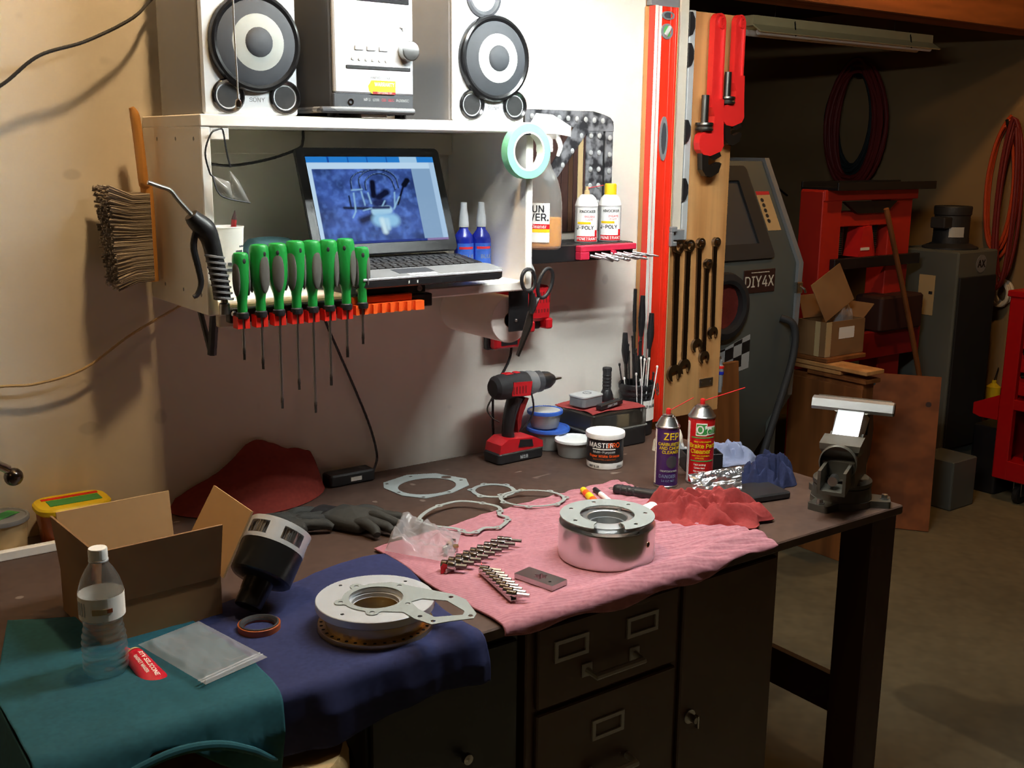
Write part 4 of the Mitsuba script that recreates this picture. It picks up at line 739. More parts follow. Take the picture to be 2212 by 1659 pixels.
def maroon(u, v):
    x = .765 + .385 * u; pk = np.interp(u, [0, .12, .30, .42, .50, .57, .64, .74, .84, .93, 1], [.004, .03, .06, .088, .116, .126, .118, .098, .088, .070, .02])
    d = .015 + (.145 * np.clip(np.sin(u * math.pi) ** .5, 0, 1)) * v
    z = pk * (1 - v ** 1.6) + .012 * (1 - v) + .02 * wav(x, d, 16, 41) * (1 - v) * np.clip(np.sin(u * math.pi) * 4, 0, 1)
    return np.stack([x, -d, ZB + .0015 + np.clip(z, 0, 1) * np.clip(np.sin(np.clip(u, 0, 1) * math.pi) * 7, 0, 1)], -1)
bk_ = GR(lambda u, v: np.stack([maroon(u, 0 * v)[..., 0], maroon(u, 0 * v)[..., 1], ZB + .001 + (maroon(u, 0 * v)[..., 2] - ZB - .001) * v], -1), 60, 4)
ONE('maroon_towel', [GR(maroon, 60, 40), bk_], 'm_ragdark', 'dark maroon towel heaped against the wall behind the gloves', 'towel', sm=True)

# gloves
def glove(cx, cy, rot, label, flip=1):
    o = Obj('work_glove', label, 'glove', M=T(cx, cy, ZB) @ RZ(rot) @ S(1, flip, 1))
    mf = [trimesh.convex.convex_hull(np.vstack([SPH(.017, (-.055, -.032, .016), sub=2).vertices, SPH(.017, (-.055, .032, .016), sub=2).vertices, SPH(.017, (.03, -.036, .016), sub=2).vertices, SPH(.015, (.03, .036, .016), sub=2).vertices, SPH(.02, (-.01, 0, .024), sub=2).vertices]))]
    for k, (y, l, b) in enumerate(((-.034, .062, -.012), (-.012, .075, .0), (.011, .072, .006), (.033, .055, .016))):
        mf.append(TB([(.02, y, .018), (.045, y * 1.1, .022 + .006 * (k % 2)), (.05 + l * .5, y * 1.15 + b * .5, .020), (.035 + l, y * 1.2 + b, .0135)], [.0125, .0125, .0118, .0085], 10, 14))
    mf.append(TB([(-.03, -.03, .018), (-.005, -.06, .02), (.022, -.075, .013)], [.014, .0125, .009], 10, 12))
    body = cat(*mf); v = body.vertices; v[:] = v + (meshkit.fbm(v * 60, 2, 4)[:, None] - .5) * .006; v[:, 2] = np.clip(v[:, 2], .001, None)
    o.p('fabric', body, 'm_glove'); o.p('cuff', LA([(.040, 0), (.043, .004), (.042, .05), (.038, .052), (.036, .006), (.040, 0)], 28), 'm_black', M=T(-.055, 0, .0155) @ RY(-90) @ S(.36, 1, 1))
glove(.925, -.285, -10, 'black knit work glove nearer the gear unit in front of the maroon towel'); glove(1.072, -.345, -62, 'black knit work glove nearer the bag of screws', -1)

# cardboard box with open flaps
bx = Obj('cardboard_box', 'open brown cardboard box with raised flaps at the left of the bench', 'box', M=T(.541, -.5405, ZB + .004) @ RZ(3.5))
w, d, h, t = .211, .198, .076, .004
bx.p('base', BX(-w / 2, w / 2, -d / 2, d / 2, 0, t), 'm_card'); 
for (a, b, c, e) in ((-w / 2, w / 2, -d / 2, -d / 2 + t), (-w / 2, w / 2, d / 2 - t, d / 2), (-w / 2, -w / 2 + t, -d / 2 + t, d / 2 - t), (w / 2 - t, w / 2, -d / 2 + t, d / 2 - t)): bx.p('side', BX(a, b, c, e, t, h), 'm_card')
def flap(M, L_, Hh, nick=0): return X(PR(Polygon([(-L_ / 2 + .002, 0), (L_ / 2 - .002, 0), (L_ / 2 - .003 - nick, Hh), (-L_ / 2 + .003, Hh)]), .0035), M)
bx.p('flap', flap(T(0, -d / 2, h) @ RX(12) @ FRONT, w, .104), 'm_card'); bx.p('flap', flap(T(0, d / 2, h) @ RX(-6) @ FRONT, w, .104), 'm_cardin', 'pale inner face of the rear flap')
bx.p('flap', flap(T(-w / 2, 0, h) @ RZ(90) @ RX(-6) @ FRONT, d, .104), 'm_card'); bx.p('flap', flap(T(w / 2 + .002, -.02, h + .002) @ RZ(86) @ RX(28) @ FRONT, d, .125, .01), 'm_cardin', 'pale right flap folded outward')

# planetary gear unit with its shaft resting on the cloth
ax = np.array([.60, .35, .72]); ax /= np.linalg.norm(ax)
gu = Obj('gear_unit', 'black gear unit with silver planet carrier leaning against the cardboard box', 'gear unit', M=along(np.array([.683, -.672, .886]), np.array([.683, -.672, .886]) + ax))
gu.p('shaft', LA([(.015, .000), (.0235, .001), (.025, .004), (.025, .028), (.026, .030), (.027, .054), (.020, .055)], 36), 'm_gearblack'); gu.p('shaft_end', LA([(0, .012), (.014, .012), (.014, 0)], 28), 'm_blackmatte')
gu.p('drum', LA([(.020, .050), (.050, .053), (.056, .058), (.057, .112), (.054, .116), (.03, .116)], 56), 'm_gearblack')
cr = gu.p('carrier_ring', [LA([(.050, .112), (.0575, .113), (.0575, .121), (.050, .121)], 64), LA([(.050, .145), (.0575, .145), (.0575, .155), (.053, .157), (.03, .157), (.03, .150), (.050, .150)], 64)], 'm_silverpaint')
for k in range(5):
    a = 72 * k + 47
    gu.p('carrier_post', X(LA([(.047, .119), (.0574, .119), (.0574, .147), (.047, .147), (.047, .119)], 8, -14, 14), RZ(a)), 'm_silverpaint', under=cr)
    g = gu.p('planet_gear', LA([(.0, .121), (.0165, .121), (.0165, .145), (0, .145)], 120, rf=lambda an, z: 1 + .075 * np.sign(np.sin(20 * an + z * 260))), 'm_steel', M=RZ(a + 36) @ T(.0388, 0, 0), sm=False)
gu.p('output_spline', LA([(0, .157), (.017, .157), (.017, .168), (0, .169)], 80, rf=lambda an, z: 1 + .05 * np.sign(np.sin(18 * an))), 'm_steel', sm=False)

# water bottle
wb = Obj('water_bottle', 'clear plastic water bottle with white cap on the teal cloth', 'bottle', M=T(.422, -.735, ZB + .006))
rib = lambda z: .0009 * np.sin(z * 2 * math.pi / .0105)
prof = [(0, .006), (.014, .003), (.022, .0), (.0285, .003), (.0315, .010)] + [(.0315 - .0045 * math.exp(-((z - .088) / .020) ** 2) + rib(z), z) for z in np.linspace(.014, .094, 46)] + [(.0318, .097), (.0320, .100), (.0320, .135), (.0316, .139), (.0300, .146), (.0265, .158), (.0205, .171), (.0145, .181), (.0122, .186), (.0120, .192)]
wb.p('body', LA(prof, 64, rf=lambda an, z: 1.07 + .018 * np.where(z < .03, np.cos(5 * an) * np.clip((.03 - z) / .03, 0, 1), .5 * np.cos(3 * an + z * 70) * np.exp(-((z - .05) / .04) ** 2))), 'g_bottle', sm=True)
wb.p('neck_ring', LA([(.0125, .186), (.0150, .1865), (.0150, .1885), (.0125, .189)], 32), 'm_silverplastic')
wb.p('cap', LA([(.0120, .190), (.0142, .190), (.0143, .194), (.0142, .205), (.0135, .207), (0, .207)], 60, rf=lambda an, z: 1 + .012 * np.cos(30 * an)), 'm_white')
lb = wb.p('label', GR(lambda u, v: np.stack([.0344 * np.sin(u * 2 * math.pi), -.0344 * np.cos(u * 2 * math.pi), .098 + .037 * v], -1), 60, 3, .0003), 'm_paper')
wb.p('label_mark', X(PATCH(.0346, .110, .119, -14, 22), RZ(-25)), 'm_tan', under=lb); wb.p('label_mark', X(PATCH(.0347, .112, .1185, 22, 36), RZ(-25)), 'm_sealorange', under=lb)
for k in range(4): wb.p('label_print', X(PATCH(.0346, .106, .128, -66 + 9 * k, -62 + 9 * k, .0005, 4), RZ(-25)), 'm_ltgray', under=lb)

# sealant tube and zip bag
tu = Obj('sealant_tube', 'red sealant tube lying beside the water bottle', 'tube', M=frame((.4665, -.706, ZB + .0165), (.012, -.158, -.002), (0, 0, 1)))
def tube_fn(u, v):
    a = 2 * math.pi * v; s = u ** 1.3; rx, rz = .0155 * (1 - s) + .026 * s, .0145 * (1 - s) + .0012 * s
    return np.stack([.024 + .132 * u, rx * np.cos(a), rz * np.sin(a) - .013 * s], -1)
tu.p('body', GR(tube_fn, 30, 40), 'm_tubred', sm=True); tu.p('crimp', BX(.152, .166, -.027, .027, -.0150, -.0115, .0005), 'm_tubred')
tu.p('shoulder', X(LA([(.0155, 0), (.0145, .006), (.008, .009), (.008, .012), (0, .012)], 28), T(.024, 0, 0) @ RY(-90)), 'm_tan'); tu.p('nozzle', X(LA([(.0065, 0), (.0062, .010), (.0025, .028), (0, .028)], 16), T(.014, 0, 0) @ RY(-90)), 'm_pinkred')
def on_tube(s, h, x, y): 
    m = TX(s, h, .0004, True, False); v = m.vertices; X_ = x + v[:, 0]; Y_ = y + v[:, 1]; ss = ((X_ - .024) / .132) ** 1.3; rx, rz = .0155 * (1 - ss) + .026 * ss, .0145 * (1 - ss) + .0012 * ss
    m.vertices = np.stack([X_, Y_, rz * np.sqrt(np.clip(1 - (Y_ / rx) ** 2, 0, 1)) - .013 * ss + v[:, 2] + .0001], 1); return m
tu.p('lettering', on_tube('RTV SILICONE', .0072, .034, .001), 'm_paper'); tu.p('lettering', on_tube('GASKET MAKER', .0048, .04, -.0085), 'm_paper')
tu.p('print_band', on_tube('||||||||||||||||||||||||', .0045, .036, .0095), 'm_pinkred')
def bag(c, dx, dy, seed, lift, nu=50, nv=50):
    c, dx, dy = P(c), P(dx), P(dy)
    def fn(u, v):
        p = c + u[..., None] * dx + v[..., None] * dy; w = meshkit.fbm(np.stack([u * 4, v * 4, 0 * u + seed], -1), 3, seed)
        return p + np.stack([0 * u, 0 * u, lift(u, v) * np.clip(w - .2, 0, 1) * np.clip(np.minimum(np.minimum(u, 1 - u), np.minimum(v, 1 - v)) * 12, 0, 1)], -1)
    return GR(fn, nu, nv)
zb = Obj('zip_bag', 'flat empty clear zip bag on the teal and navy shirt', 'bag')
zb.p('sheet', bag((.598, -.664, .8800), (-.115, -.035, .002), (.040, -.196, .001), 2, lambda u, v: .016), 'g_poly', sm=True)
for k in range(2): zb.p('zip_ridge', TB([P([.598, -.664, .8812]) + P([.040, -.196, 0]) * (.93 - .035 * k), P([.598, -.664, .8812]) + P([.040, -.196, 0]) * (.93 - .035 * k) + P([-.115, -.035, 0])], .0013, 6), 'm_silverplastic')
se = Obj('shaft_seal', 'brown and black oil seal ring on the navy cloth', 'seal', M=T(.681, -.726, ZB + .006))
se.p('shell', LA([(.027, 0), (.035, 0), (.0363, .001), (.0363, .0115), (.0355, .012), (.0335, .012), (.0335, .010), (.027, .010), (.027, 0)], 64), 'm_sealorange')
se.p('lip', LA([(.0335, .010), (.0335, .0135), (.031, .014), (.0275, .011), (.0255, .006), (.0265, .005), (.0285, .006), (.031, .009)], 64), 'm_rubber')

# machined parts and gaskets
hs = Obj('pump_housing', 'silver and brass colored two flanged pump housing on the navy cloth', 'machine part', M=T(.851, -.829, ZB + .006))
zt = .053
hs.p('lower_flange', LA([(.035, 0), (.0985, 0), (.100, .0015), (.100, .010), (.099, .0115), (.086, .0115)], 72), 'm_brass')
hs.p('waist', LA([(.086, .011), (.086, .020), (.0885, .021), (.0885, .034), (.092, .037)], 72), 'm_brass')
hs.p('upper_disc', LA([(.092, .036), (.100, .038), (.1025, .040), (.1025, zt - .001), (.1015, zt), (.0485, zt), (.0465, zt - .0015), (.0465, zt - .009), (.041, zt - .009), (.041, zt - .016), (.0395, zt - .016)], 72), 'm_machined')
hs.p('bore', LA([(.0395, zt - .016), (.0385, .002), (.03, .002)], 48), 'm_brass'); hs.p('bore_floor', LA([(0, .002), (.034, .002)], 32), 'm_blackmatte')
for k in range(36):
    a = math.radians(k * 10); hs.p('bolt_hole', X(CY(.003, .0006, n=10), T(.0935 * math.cos(a), .0935 * math.sin(a), .0112)), 'm_blackmatte')
for (px_, py_) in ((.079, .032), (-.079, -.030), (.03, -.080), (-.025, .081)): hs.p('dowel_hole', X(CY(.0032, .0006, n=12), T(px_, py_, zt - .0002)), 'm_blackmatte')
def gasket(poly_, z, label, t=.0012, M=None):
    ONE('gasket', PR(poly_, t, 0), 'm_gasket', label, 'gasket', M=(T(0, 0, z) if M is None else M))
def holes(pl_, pts, r): return pl_.difference(unary_union([Point(x, y).buffer(r, 8) for x, y in pts]))
ring = affinity.translate(Point(0, 0).buffer(.058, 32), .851, -.832)
lobes = [(.851 + .062 * math.cos(math.radians(a)), -.832 + .062 * math.sin(math.radians(a))) for a in (20, 95, 165, 235, 300)]
Dout = Polygon([(.868, -.775), (.905, -.79), (.935, -.845), (.965, -.897), (.9705, -.928), (.9535, -.985), (.940, -.997), (.905, -.985), (.873, -.978), (.862, -.945), (.860, -.91), (.83, -.886)]).buffer(.008, 8).buffer(-.006)
Din = Polygon([(.893, -.885), (.912, -.885), (.940, -.915), (.941, -.965), (.933, -.974), (.893, -.956), (.888, -.917)]).buffer(.003)
gp = unary_union([ring] + [Point(*q).buffer(.011) for q in lobes] + [Dout]).buffer(.006).buffer(-.006).difference(Point(.851, -.832).buffer(.0465, 32)).difference(Din)
gp = holes(gp, [(q[0] * 1., q[1]) for q in lobes] + [(.957, -.905), (.942, -.988), (.880, -.970), (.872, -.942)], .0042)
gasket(gp, ZB + .006 + zt + .0005, 'grey two lobed gasket lying on the silver pump housing')
dm = Obj('clutch_drum', 'big bright silver clutch drum standing on the pink towel', 'machine part', M=T(1.393, -.811, ZB + .0115))
H_ = .073
dm.p('drum_wall', LA([(.06, 0), (.094, 0), (.0965, .002), (.0975, .005), (.0975, H_ - .003), (.0965, H_), (.080, H_), (.078, H_ - .003), (.072, H_ - .006), (.064, H_ - .006)], 96), 'm_alu')
dm.p('inner_hub', LA([(.064, H_ - .006), (.062, H_ + .004), (.048, H_ + .008), (.042, H_ + .0085), (.040, H_ + .007), (.038, H_ - .004), (.034, H_ - .004), (.034, H_ - .03), (.0, H_ - .03)], 72), 'm_brushed')
for a in (-75, -2): 
    q = dm.p('side_port', X(LA([(.0045, -.001), (.0062, .0005), (.006, .0012), (.0045, .0008)], 20), RZ(a) @ T(.0972, 0, .046) @ RY(90)), 'm_brass'); dm.p('port_hole', X(CY(.0046, .0006, n=16), RZ(a) @ T(.0972, 0, .046) @ RY(90)), 'm_blackmatte', under=q)
dm.p('stamped_mark', X(TX('A 1 38', .004, .0002), T(.0, -.0925, H_ + .0001) @ RZ(25)), 'm_ink')
g2 = Point(0, 0).buffer(.0955, 48).difference(Point(0, 0).buffer(.055, 48))
notch = affinity.rotate(unary_union([sbox(-.030, -.11, .030, -.076), Point(0, -.072).buffer(.030)]), -38, origin=(0, 0))
g2 = g2.difference(notch).buffer(-.003).buffer(.006).buffer(-.003); g2 = holes(g2, [(.078 * math.cos(math.radians(a)), .078 * math.sin(math.radians(a))) for a in (15, 70, 120, 175, 275, 330)], .0042)
gasket(g2, 0, 'grey notched round gasket on top of the silver clutch drum', .0022, T(1.393, -.811, ZB + .0115 + H_ + .0125) @ RX(0))
for k, a in enumerate((20, 140, 260)): dm.p('spacer_pin', X(CY(.0045, .0155, n=12), T(.052 * math.cos(math.radians(a)), .052 * math.sin(math.radians(a)), H_ - .004)), 'm_steel')
def ringpoly(cx, cy, ro, ri, n_l, rl, ph=0, sq=1.0, rot=0):
    o = unary_union([affinity.scale(Point(0, 0).buffer(ro, 40), 1, sq)] + [Point(ro * math.cos(math.radians(ph + 360 * k / n_l)), sq * ro * math.sin(math.radians(ph + 360 * k / n_l))).buffer(rl) for k in range(n_l)]).buffer(.004).buffer(-.004)
    o = o.difference(affinity.scale(Point(0, 0).buffer(ri, 40), 1, sq)); o = holes(o, [(ro * math.cos(math.radians(ph + 360 * k / n_l)), sq * ro * math.sin(math.radians(ph + 360 * k / n_l))) for k in range(n_l)], rl * .4)
    return affinity.translate(affinity.rotate(o, rot, origin=(0, 0)), cx, cy)
o8 = Polygon([(1.281, -.104), (1.36, -.082), (1.425, -.110), (1.462, -.190), (1.440, -.235), (1.375, -.262), (1.302, -.262), (1.268, -.215), (1.262, -.14)]).buffer(.012).buffer(-.008)
o8 = o8.difference(affinity.scale(Point(1.353, -.186).buffer(.074, 40), 1.0, .86)).difference(Point(1.432, -.15).buffer(.013)); o8 = holes(o8, [(1.28, -.115), (1.36, -.095), (1.449, -.192), (1.30, -.255), (1.372, -.256), (1.27, -.19)], .0045)
gasket(o8, ZB + .0002, 'grey many sided gasket farthest back on the bench in front of the wall')
gasket(ringpoly(1.468, -.307, .055, .044, 6, .009, 20), ZB + .0002, 'small grey ring gasket with six ears on the bare bench')
thin = spline([(x, y, 0) for x, y in ((1.184, -.427), (1.222, -.390), (1.273, -.367), (1.331, -.366), (1.366, -.408), (1.380, -.455), (1.352, -.495), (1.355, -.520), (1.333, -.546), (1.300, -.562), (1.276, -.548), (1.245, -.559), (1.226, -.550), (1.221, -.515), (1.190, -.472))], 120, True)[:, :2]
tp_ = LineString(np.vstack([thin, thin[:1]])).buffer(.0048); tp_ = unary_union([tp_] + [Point(*thin[i]).buffer(.0088) for i in (0, 16, 32, 44, 60, 72, 88, 100)]); tp_ = holes(tp_, [tuple(thin[i]) for i in (0, 16, 32, 44, 60, 72, 88, 100)], .0035)
gasket(tp_, ZB + .0150, 'large thin wavy grey gasket half on the pink towel')
gasket(ringpoly(1.484, -.443, .079, .070, 7, .0085, 5, .80, -35), ZB + .0150, 'thin grey ring gasket at the back edge of the pink towel')

# sockets and bits on rails
def rail(x, y, rot, Lr, n, bits, label, key):
    o = Obj('socket_rail', label, 'tool rail', M=T(x, y, ZB + .013) @ RZ(rot))
    o.p('spring_rail', [BX(-.006, Lr, -.007, .007, 0, .003, .001), BX(-.006, Lr, -.007, -.005, .002, .009, .0005), BX(-.006, Lr, .005, .007, .002, .009, .0005)], 'm_steel')
    o.p('end_tab', X(PR([(-.006, 0), (.008, 0), (.008, .016), (.0, .020), (-.006, .014)], .0015), T(-.006, 0, 0) @ RX(90) @ RY(-20)), 'm_toolred')
    for k in range(n):
        px_ = .008 + (Lr - .016) * k / (n - 1); s = 1 - .035 * k if not bits else 1.0
        q = Obj('hex_bit' if bits else 'bit_socket', (f'chrome hex bit socket, {ORD[k]} from the red tab on the {key} rail' if bits else f'chrome drive socket with a hex bit, {ORD[k]} from the red tab on the {key} rail'), 'socket', f'sockets on the {key} rail', M=T(x, y, ZB + .013) @ RZ(rot) @ T(px_, 0, .012) @ RZ(-64 if not bits else 50) @ RX(0))
        if not bits:
            q.p('socket', X(LA([(.004, -.014), (.0100 * s, -.013), (.0104 * s, -.002), (.0088 * s, .0), (.0100 * s, .002), (.0096 * s, .014), (.006, .016), (0, .016)], 24), RY(90)), 'm_chrome'); q.p('bit', X(CY(.0048 * s, .022, (0, 0, .015), 6), RY(90)), 'm_dksteel')
        else: q.p('socket', X(LA([(0, -.009), (.0066, -.009), (.0068, .008), (.005, .010), (0, .010)], 20), RY(90)), 'm_chrome'); q.p('bit', X(CY(.0040, .024, (0, 0, .009), 6), RY(90)), 'm_steel')
rail(1.073, -.706, 17, .195, 9, False, 'steel socket rail lying nearer the bag of screws on the pink towel', 'longer'); rail(1.130, -.752, -102, .145, 9, True, 'short bit rail lying in front of the longer socket rail on the pink towel', 'shorter')
pt_ = unary_union([sbox(-.047, -.022, .047, .022)]).buffer(.004).buffer(-.004)
star = Polygon([((.012 if k % 2 == 0 else .006) * math.cos(math.radians(30 * k)), (.012 if k % 2 == 0 else .006) * math.sin(math.radians(30 * k))) for k in range(12)]).buffer(.002)
ONE('steel_plate_tool', PR(pt_.difference(star).difference(Point(.03, -.008).buffer(.003)), .010), 'm_steel', 'flat steel block with a star shaped hole on the pink towel', 'steel block', M=T(1.198, -.846, ZB + .0125) @ RZ(-78))
# bag of screws
bgp = Obj('parts_bag', 'clear plastic bag with a few metal plugs at the left edge of the pink towel', 'bag')
bgp.p('sheet', bag((1.145, -.405, .8745), (-.118, -.145, .004), (.075, -.135, .0), 6, lambda u, v: .055 * (1 - v) + .022), 'g_poly', sm=True)
for k, (x, y) in enumerate(((1.165, -.592), (1.150, -.60), (1.138, -.612), (1.152, -.622), (1.125, -.625))):
    q = Obj('metal_plug', 'small metal plug inside the clear parts bag', 'plug', 'metal plugs in the parts bag', M=T(x, y, ZB + .0215) @ RZ(40 * k) @ RX(35 * (k % 3)))
    q.p('head', CY(.0065, .004, (0, 0, 0), 6), 'm_brass' if k % 2 else 'm_steel'); q.p('thread', CY(.0045, .009, (0, 0, -.009), 12), 'm_steel')

# pens, torch, scraps, foil bag
pe = Obj('paint_marker', 'orange paint marker with yellow cap on the pink towel', 'marker', M=frame((1.617, -.4685, ZB + .0185), (-.045, -.110, -.001), (0, 0, 1)))
pe.p('cap', X(LA([(0, 0), (.0075, 0), (.008, .002), (.008, .022), (0, .022)], 20), RY(90)), 'm_yellow'); pe.p('barrel', X(LA([(0, .022), (.0085, .022), (.0088, .024), (.0088, .105), (.007, .108), (0, .108)], 20), RY(90)), 'm_orange'); pe.p('print_band', X(LA([(.0089, .045), (.0091, .045), (.0091, .075), (.0089, .075)], 20), RY(90)), 'm_yellow')
pe = Obj('marker_pen', 'white marker pen with black cap beside the orange marker', 'marker', M=frame((1.6445, -.480, ZB + .0175), (-.035, -.105, -.001), (0, 0, 1)))
pe.p('cap', X(LA([(0, 0), (.006, 0), (.0062, .035), (0, .035)], 18), RY(90)), 'm_black'); pe.p('barrel', X(LA([(0, .035), (.0062, .035), (.0062, .10), (.004, .104), (0, .104)], 18), RY(90)), 'm_white')
tc = Obj('flashlight', 'black ribbed pocket flashlight lying on the pink towel behind the clutch drum', 'flashlight', M=frame((1.676, -.512, ZB + .022), (.062, -.112, -.001), (0, 0, 1)))
tc.p('body', X(LA([(0, 0), (.009, .001), (.0115, .006), (.0125, .012), (.0125, .040), (.0115, .042), (.0115, .048), (.0125, .050), (.0125, .095), (.0145, .104), (.0145, .122), (0, .122)], 28), RY(90)), 'm_black')
for k in range(3): tc.p('grip_ring', X(LA([(.0124, 0), (.0134, .001), (.0134, .004), (.0124, .005)], 28), T(.018 + .016 * k, 0, 0) @ RY(90)), 'm_rubber')
tc.p('lanyard_ring', TB([(-.0015 + .006 * math.cos(a) - .004, .006 * math.sin(a), 0) for a in np.linspace(0, 5.9, 14)], .001, 6, closed=True), 'm_steel')
for k, (x, y, r, w_) in enumerate(((1.595, -.640, 20, .04), (1.640, -.655, -18, .055))):
    ONE('paper_piece', GR(lambda u, v: np.stack([(u - .5) * w_, (v - .5) * .04, .010 * np.abs(u - .45) * 2 + .003 * np.sin(v * 4)], -1), 12, 8, .0012), 'm_white', ('smaller white paper scrap just behind the clutch drum', 'larger white paper scrap between the clutch drum and the red rag')[k], 'paper', M=T(x, y, ZB + .018) @ RZ(r), sm=True)
fo = Obj('foil_bag', 'silver foil bag with black handwriting standing behind the red rag', 'bag')
FA, FB, FC, FD = P([1.838, -.625, ZB + .003]), P([1.930, -.690, ZB + .003]), P([1.962, -.655, ZB + .066]), P([1.852, -.585, ZB + .046])
def foil(u, v): 
    p = ((1 - u) * (1 - v))[..., None] * FA + (u * (1 - v))[..., None] * FB + (u * v)[..., None] * FC + ((1 - u) * v)[..., None] * FD
    return p + ((meshkit.fbm(np.stack([u * 7, v * 7, 0 * u], -1), 3, 5) - .5) * .016)[..., None] * P([-.45, -.6, .6])
fo.p('pouch', GR(foil, 40, 40, .004), 'm_foil', sm=40)
fo.p('writing', X(TX('4.68 color', .016, .0004, True), frame(FA * .42 + FC * .58 + P([-.006, -.010, .012]), FC - FD, np.cross(FB - FA, FD - FA))), 'm_ink')
ONE('black_tool_case', BX(1.93, 2.05, -.80, -.70, ZB + .0042, ZB + .022, .004), 'm_black', 'flat black case on the bench right of the red rag', 'case', M=T(1.975, -.70, -.004) @ RZ(-12) @ T(-1.99, .75, 0))

# spray cans at the front of the bench
def aerosol(key, label, x, y, R, Hb, body, straw, rot):
    o = Obj('spray_can', label, 'spray can', M=T(x, y, ZB) @ RZ(rot))
    o.p('body', LA([(0, 0), (R - .001, 0), (R + .0005, .001), (R + .0005, .004), (R, .005), (R, Hb)], 48), body); o.p('bottom_seam', LA([(R, 0), (R + .001, .001), (R + .001, .004), (R, .005)], 48), 'm_steel')
    o.p('dome', LA([(R, Hb), (R + .0016, Hb + .001), (R + .0016, Hb + .004), (R - .001, Hb + .006), (R * .80, Hb + .016), (R * .62, Hb + .024), (R * .60, Hb + .026), (R * .52, Hb + .0265), (R * .50, Hb + .024), (R * .42, Hb + .031), (R * .2, Hb + .033), (0, Hb + .033)], 48), 'm_steel')
    zt_ = Hb + .033; nz = o.p('nozzle', LA([(0, zt_), (.0062, zt_), (.0062, zt_ + .010), (.0045, zt_ + .013), (0, zt_ + .013)], 20), 'm_red')
    return o, zt_
o, z_ = aerosol('carb', 'purple carburetor cleaner can with red straw, left of the two on the bench', 1.851, -.509, .0292, .150, 'm_purple', 0, -41)
o.p('straw', TB([(.004, 0, z_ + .008), (.062, .026, z_ + .036)], .0011, 6), 'm_red')
o.p('barcode_strip', PATCH(.0292, .008, .146, -78, -62), 'm_paper')
ct = lambda s, h, z, m_, a=14, R=.0292: o.p('lettering', X(WRAP(TX(s, h, .0003, True), R + .0006), T(0, 0, z) @ RZ(a)), m_)
o.p('print_field', PATCH(.0292, .118, .142, 0, 60, .0005), 'm_purple'); ct('ZEP', .017, .123, 'm_yellow', 20); ct('CARBURETOR', .0075, .108, 'm_yellow', 18); ct('AND CHOKE', .0075, .098, 'm_yellow', 16); ct('CLEANER', .0075, .088, 'm_yellow', 18)
o.p('engine_print', X(GR(lambda u, v: np.stack([.0299 * np.sin((u - .5) * 1.0 * np.sin(math.pi * v) ** .5), -.0299 * np.cos((u - .5) * 1.0 * np.sin(math.pi * v) ** .5), .050 + .033 * v], -1), 16, 14, .0003), RZ(24)), 'm_dkgray'); ct('PROFESSIONAL', .0045, .041, 'm_ltgray', 12); ct('DANGER', .008, .026, 'm_paleblue', 4); ct('14 OZ NET', .005, .016, 'm_paleblue', 8)
o, z_ = aerosol('brake', 'red brake parts cleaner can with red straw, right of the two on the bench', 1.942, -.535, .0330, .168, 'm_canred', 0, -41)
o.p('straw', TB([(.004, 0, z_ + .008), (.108, .045, z_ + .034)], .0013, 6), 'm_red')
o.p('barcode_strip', PATCH(.0330, .006, .160, -80, -60), 'm_paper')
ct2 = lambda s, h, z, m_, a=0, t=.0007: o.p('lettering', X(WRAP(TX(s, h, .0003, True), .0330 + t), T(0, 0, z) @ RZ(a)), m_)
for (za, zb_) in ((.120, .1225), (.060, .0625), (.018, .0205)): o.p('stripe', PATCH(.0330, za, zb_, -48, 62), 'm_labelgreen')
o.p('logo_disc', PATCH(.0332, .126, .158, -28, 20, .0005), 'm_paper'); o.p('logo_disc', PATCH(.0334, .129, .155, -25, 17, .0006), 'm_labelgreen'); ct2("O'", .019, .1325, 'm_white', -4, .0012); o.p('logo_panel', PATCH(.0332, .128, .150, 20, 66, .0005), 'm_paper'); ct2('Reilly', .014, .132, 'm_green', 44, .0011)
ct2('Non-chlorinated', .0042, .109, 'm_yellow', 4); ct2('Brake Parts', .0105, .095, 'm_yellow', 10); ct2('Cleaner', .0105, .081, 'm_yellow', -4); ct2('LOW VOC FORMULA', .0034, .073, 'm_yellow', -2); ct2('LOW VOC', .0034, .067, 'm_yellow', -8)
for k, s in enumerate(('Fast acting', 'Dries fast', 'No residue', '14 OZ')): ct2(s, .0044, .050 - .0085 * k, 'm_paper', -6)

# grease tub, containers, drill
gt = Obj('grease_tub', 'white tub of grease with black label and white lid', 'tub', M=T(1.838, -.292, ZB) @ RZ(-42))
gt.p('body', LA([(0, 0), (.0465, 0), (.048, .002), (.0485, .016), (.0475, .082), (0, .082)], 56), 'm_white'); gt.p('label', LA([(.0487, .018), (.0489, .018), (.0481, .080), (.0478, .080)], 56), 'm_black')
gt.p('lid', LA([(.0478, .080), (.0515, .081), (.052, .083), (.052, .091), (.051, .094), (.046, .0945), (.045, .093), (0, .093)], 56), 'm_white')
gl_ = lambda s, h, z, m_, a=0, sx=1: gt.p('lettering', X(WRAP(TX(s, h, .0003, True), .0493), T(0, 0, z) @ RZ(a)), m_)
gl_('MASTER', .0125, .060, 'm_white', -13); gl_('PRO', .0125, .060, 'm_orange', 30); gt.p('logo_swoosh', PATCH(.0489, .054, .057, -40, 34), 'm_white'); gl_('Multi-Purpose', .0065, .045, 'm_ltgray', -2); gl_('Super White Grease', .0068, .034, 'm_orange', -1); gl_('WITH PTFE LUBRICANT', .0040, .026, 'm_sealorange', 0)
gl_('NET 1 LB', .0052, .006, 'm_ink', -34); gl_('454 g', .0052, .006, 'm_ink', 52)
tb2 = Obj('clear_cup', 'short clear plastic cup with white lid beside the grease tub', 'container', M=T(1.832, -.170, ZB))
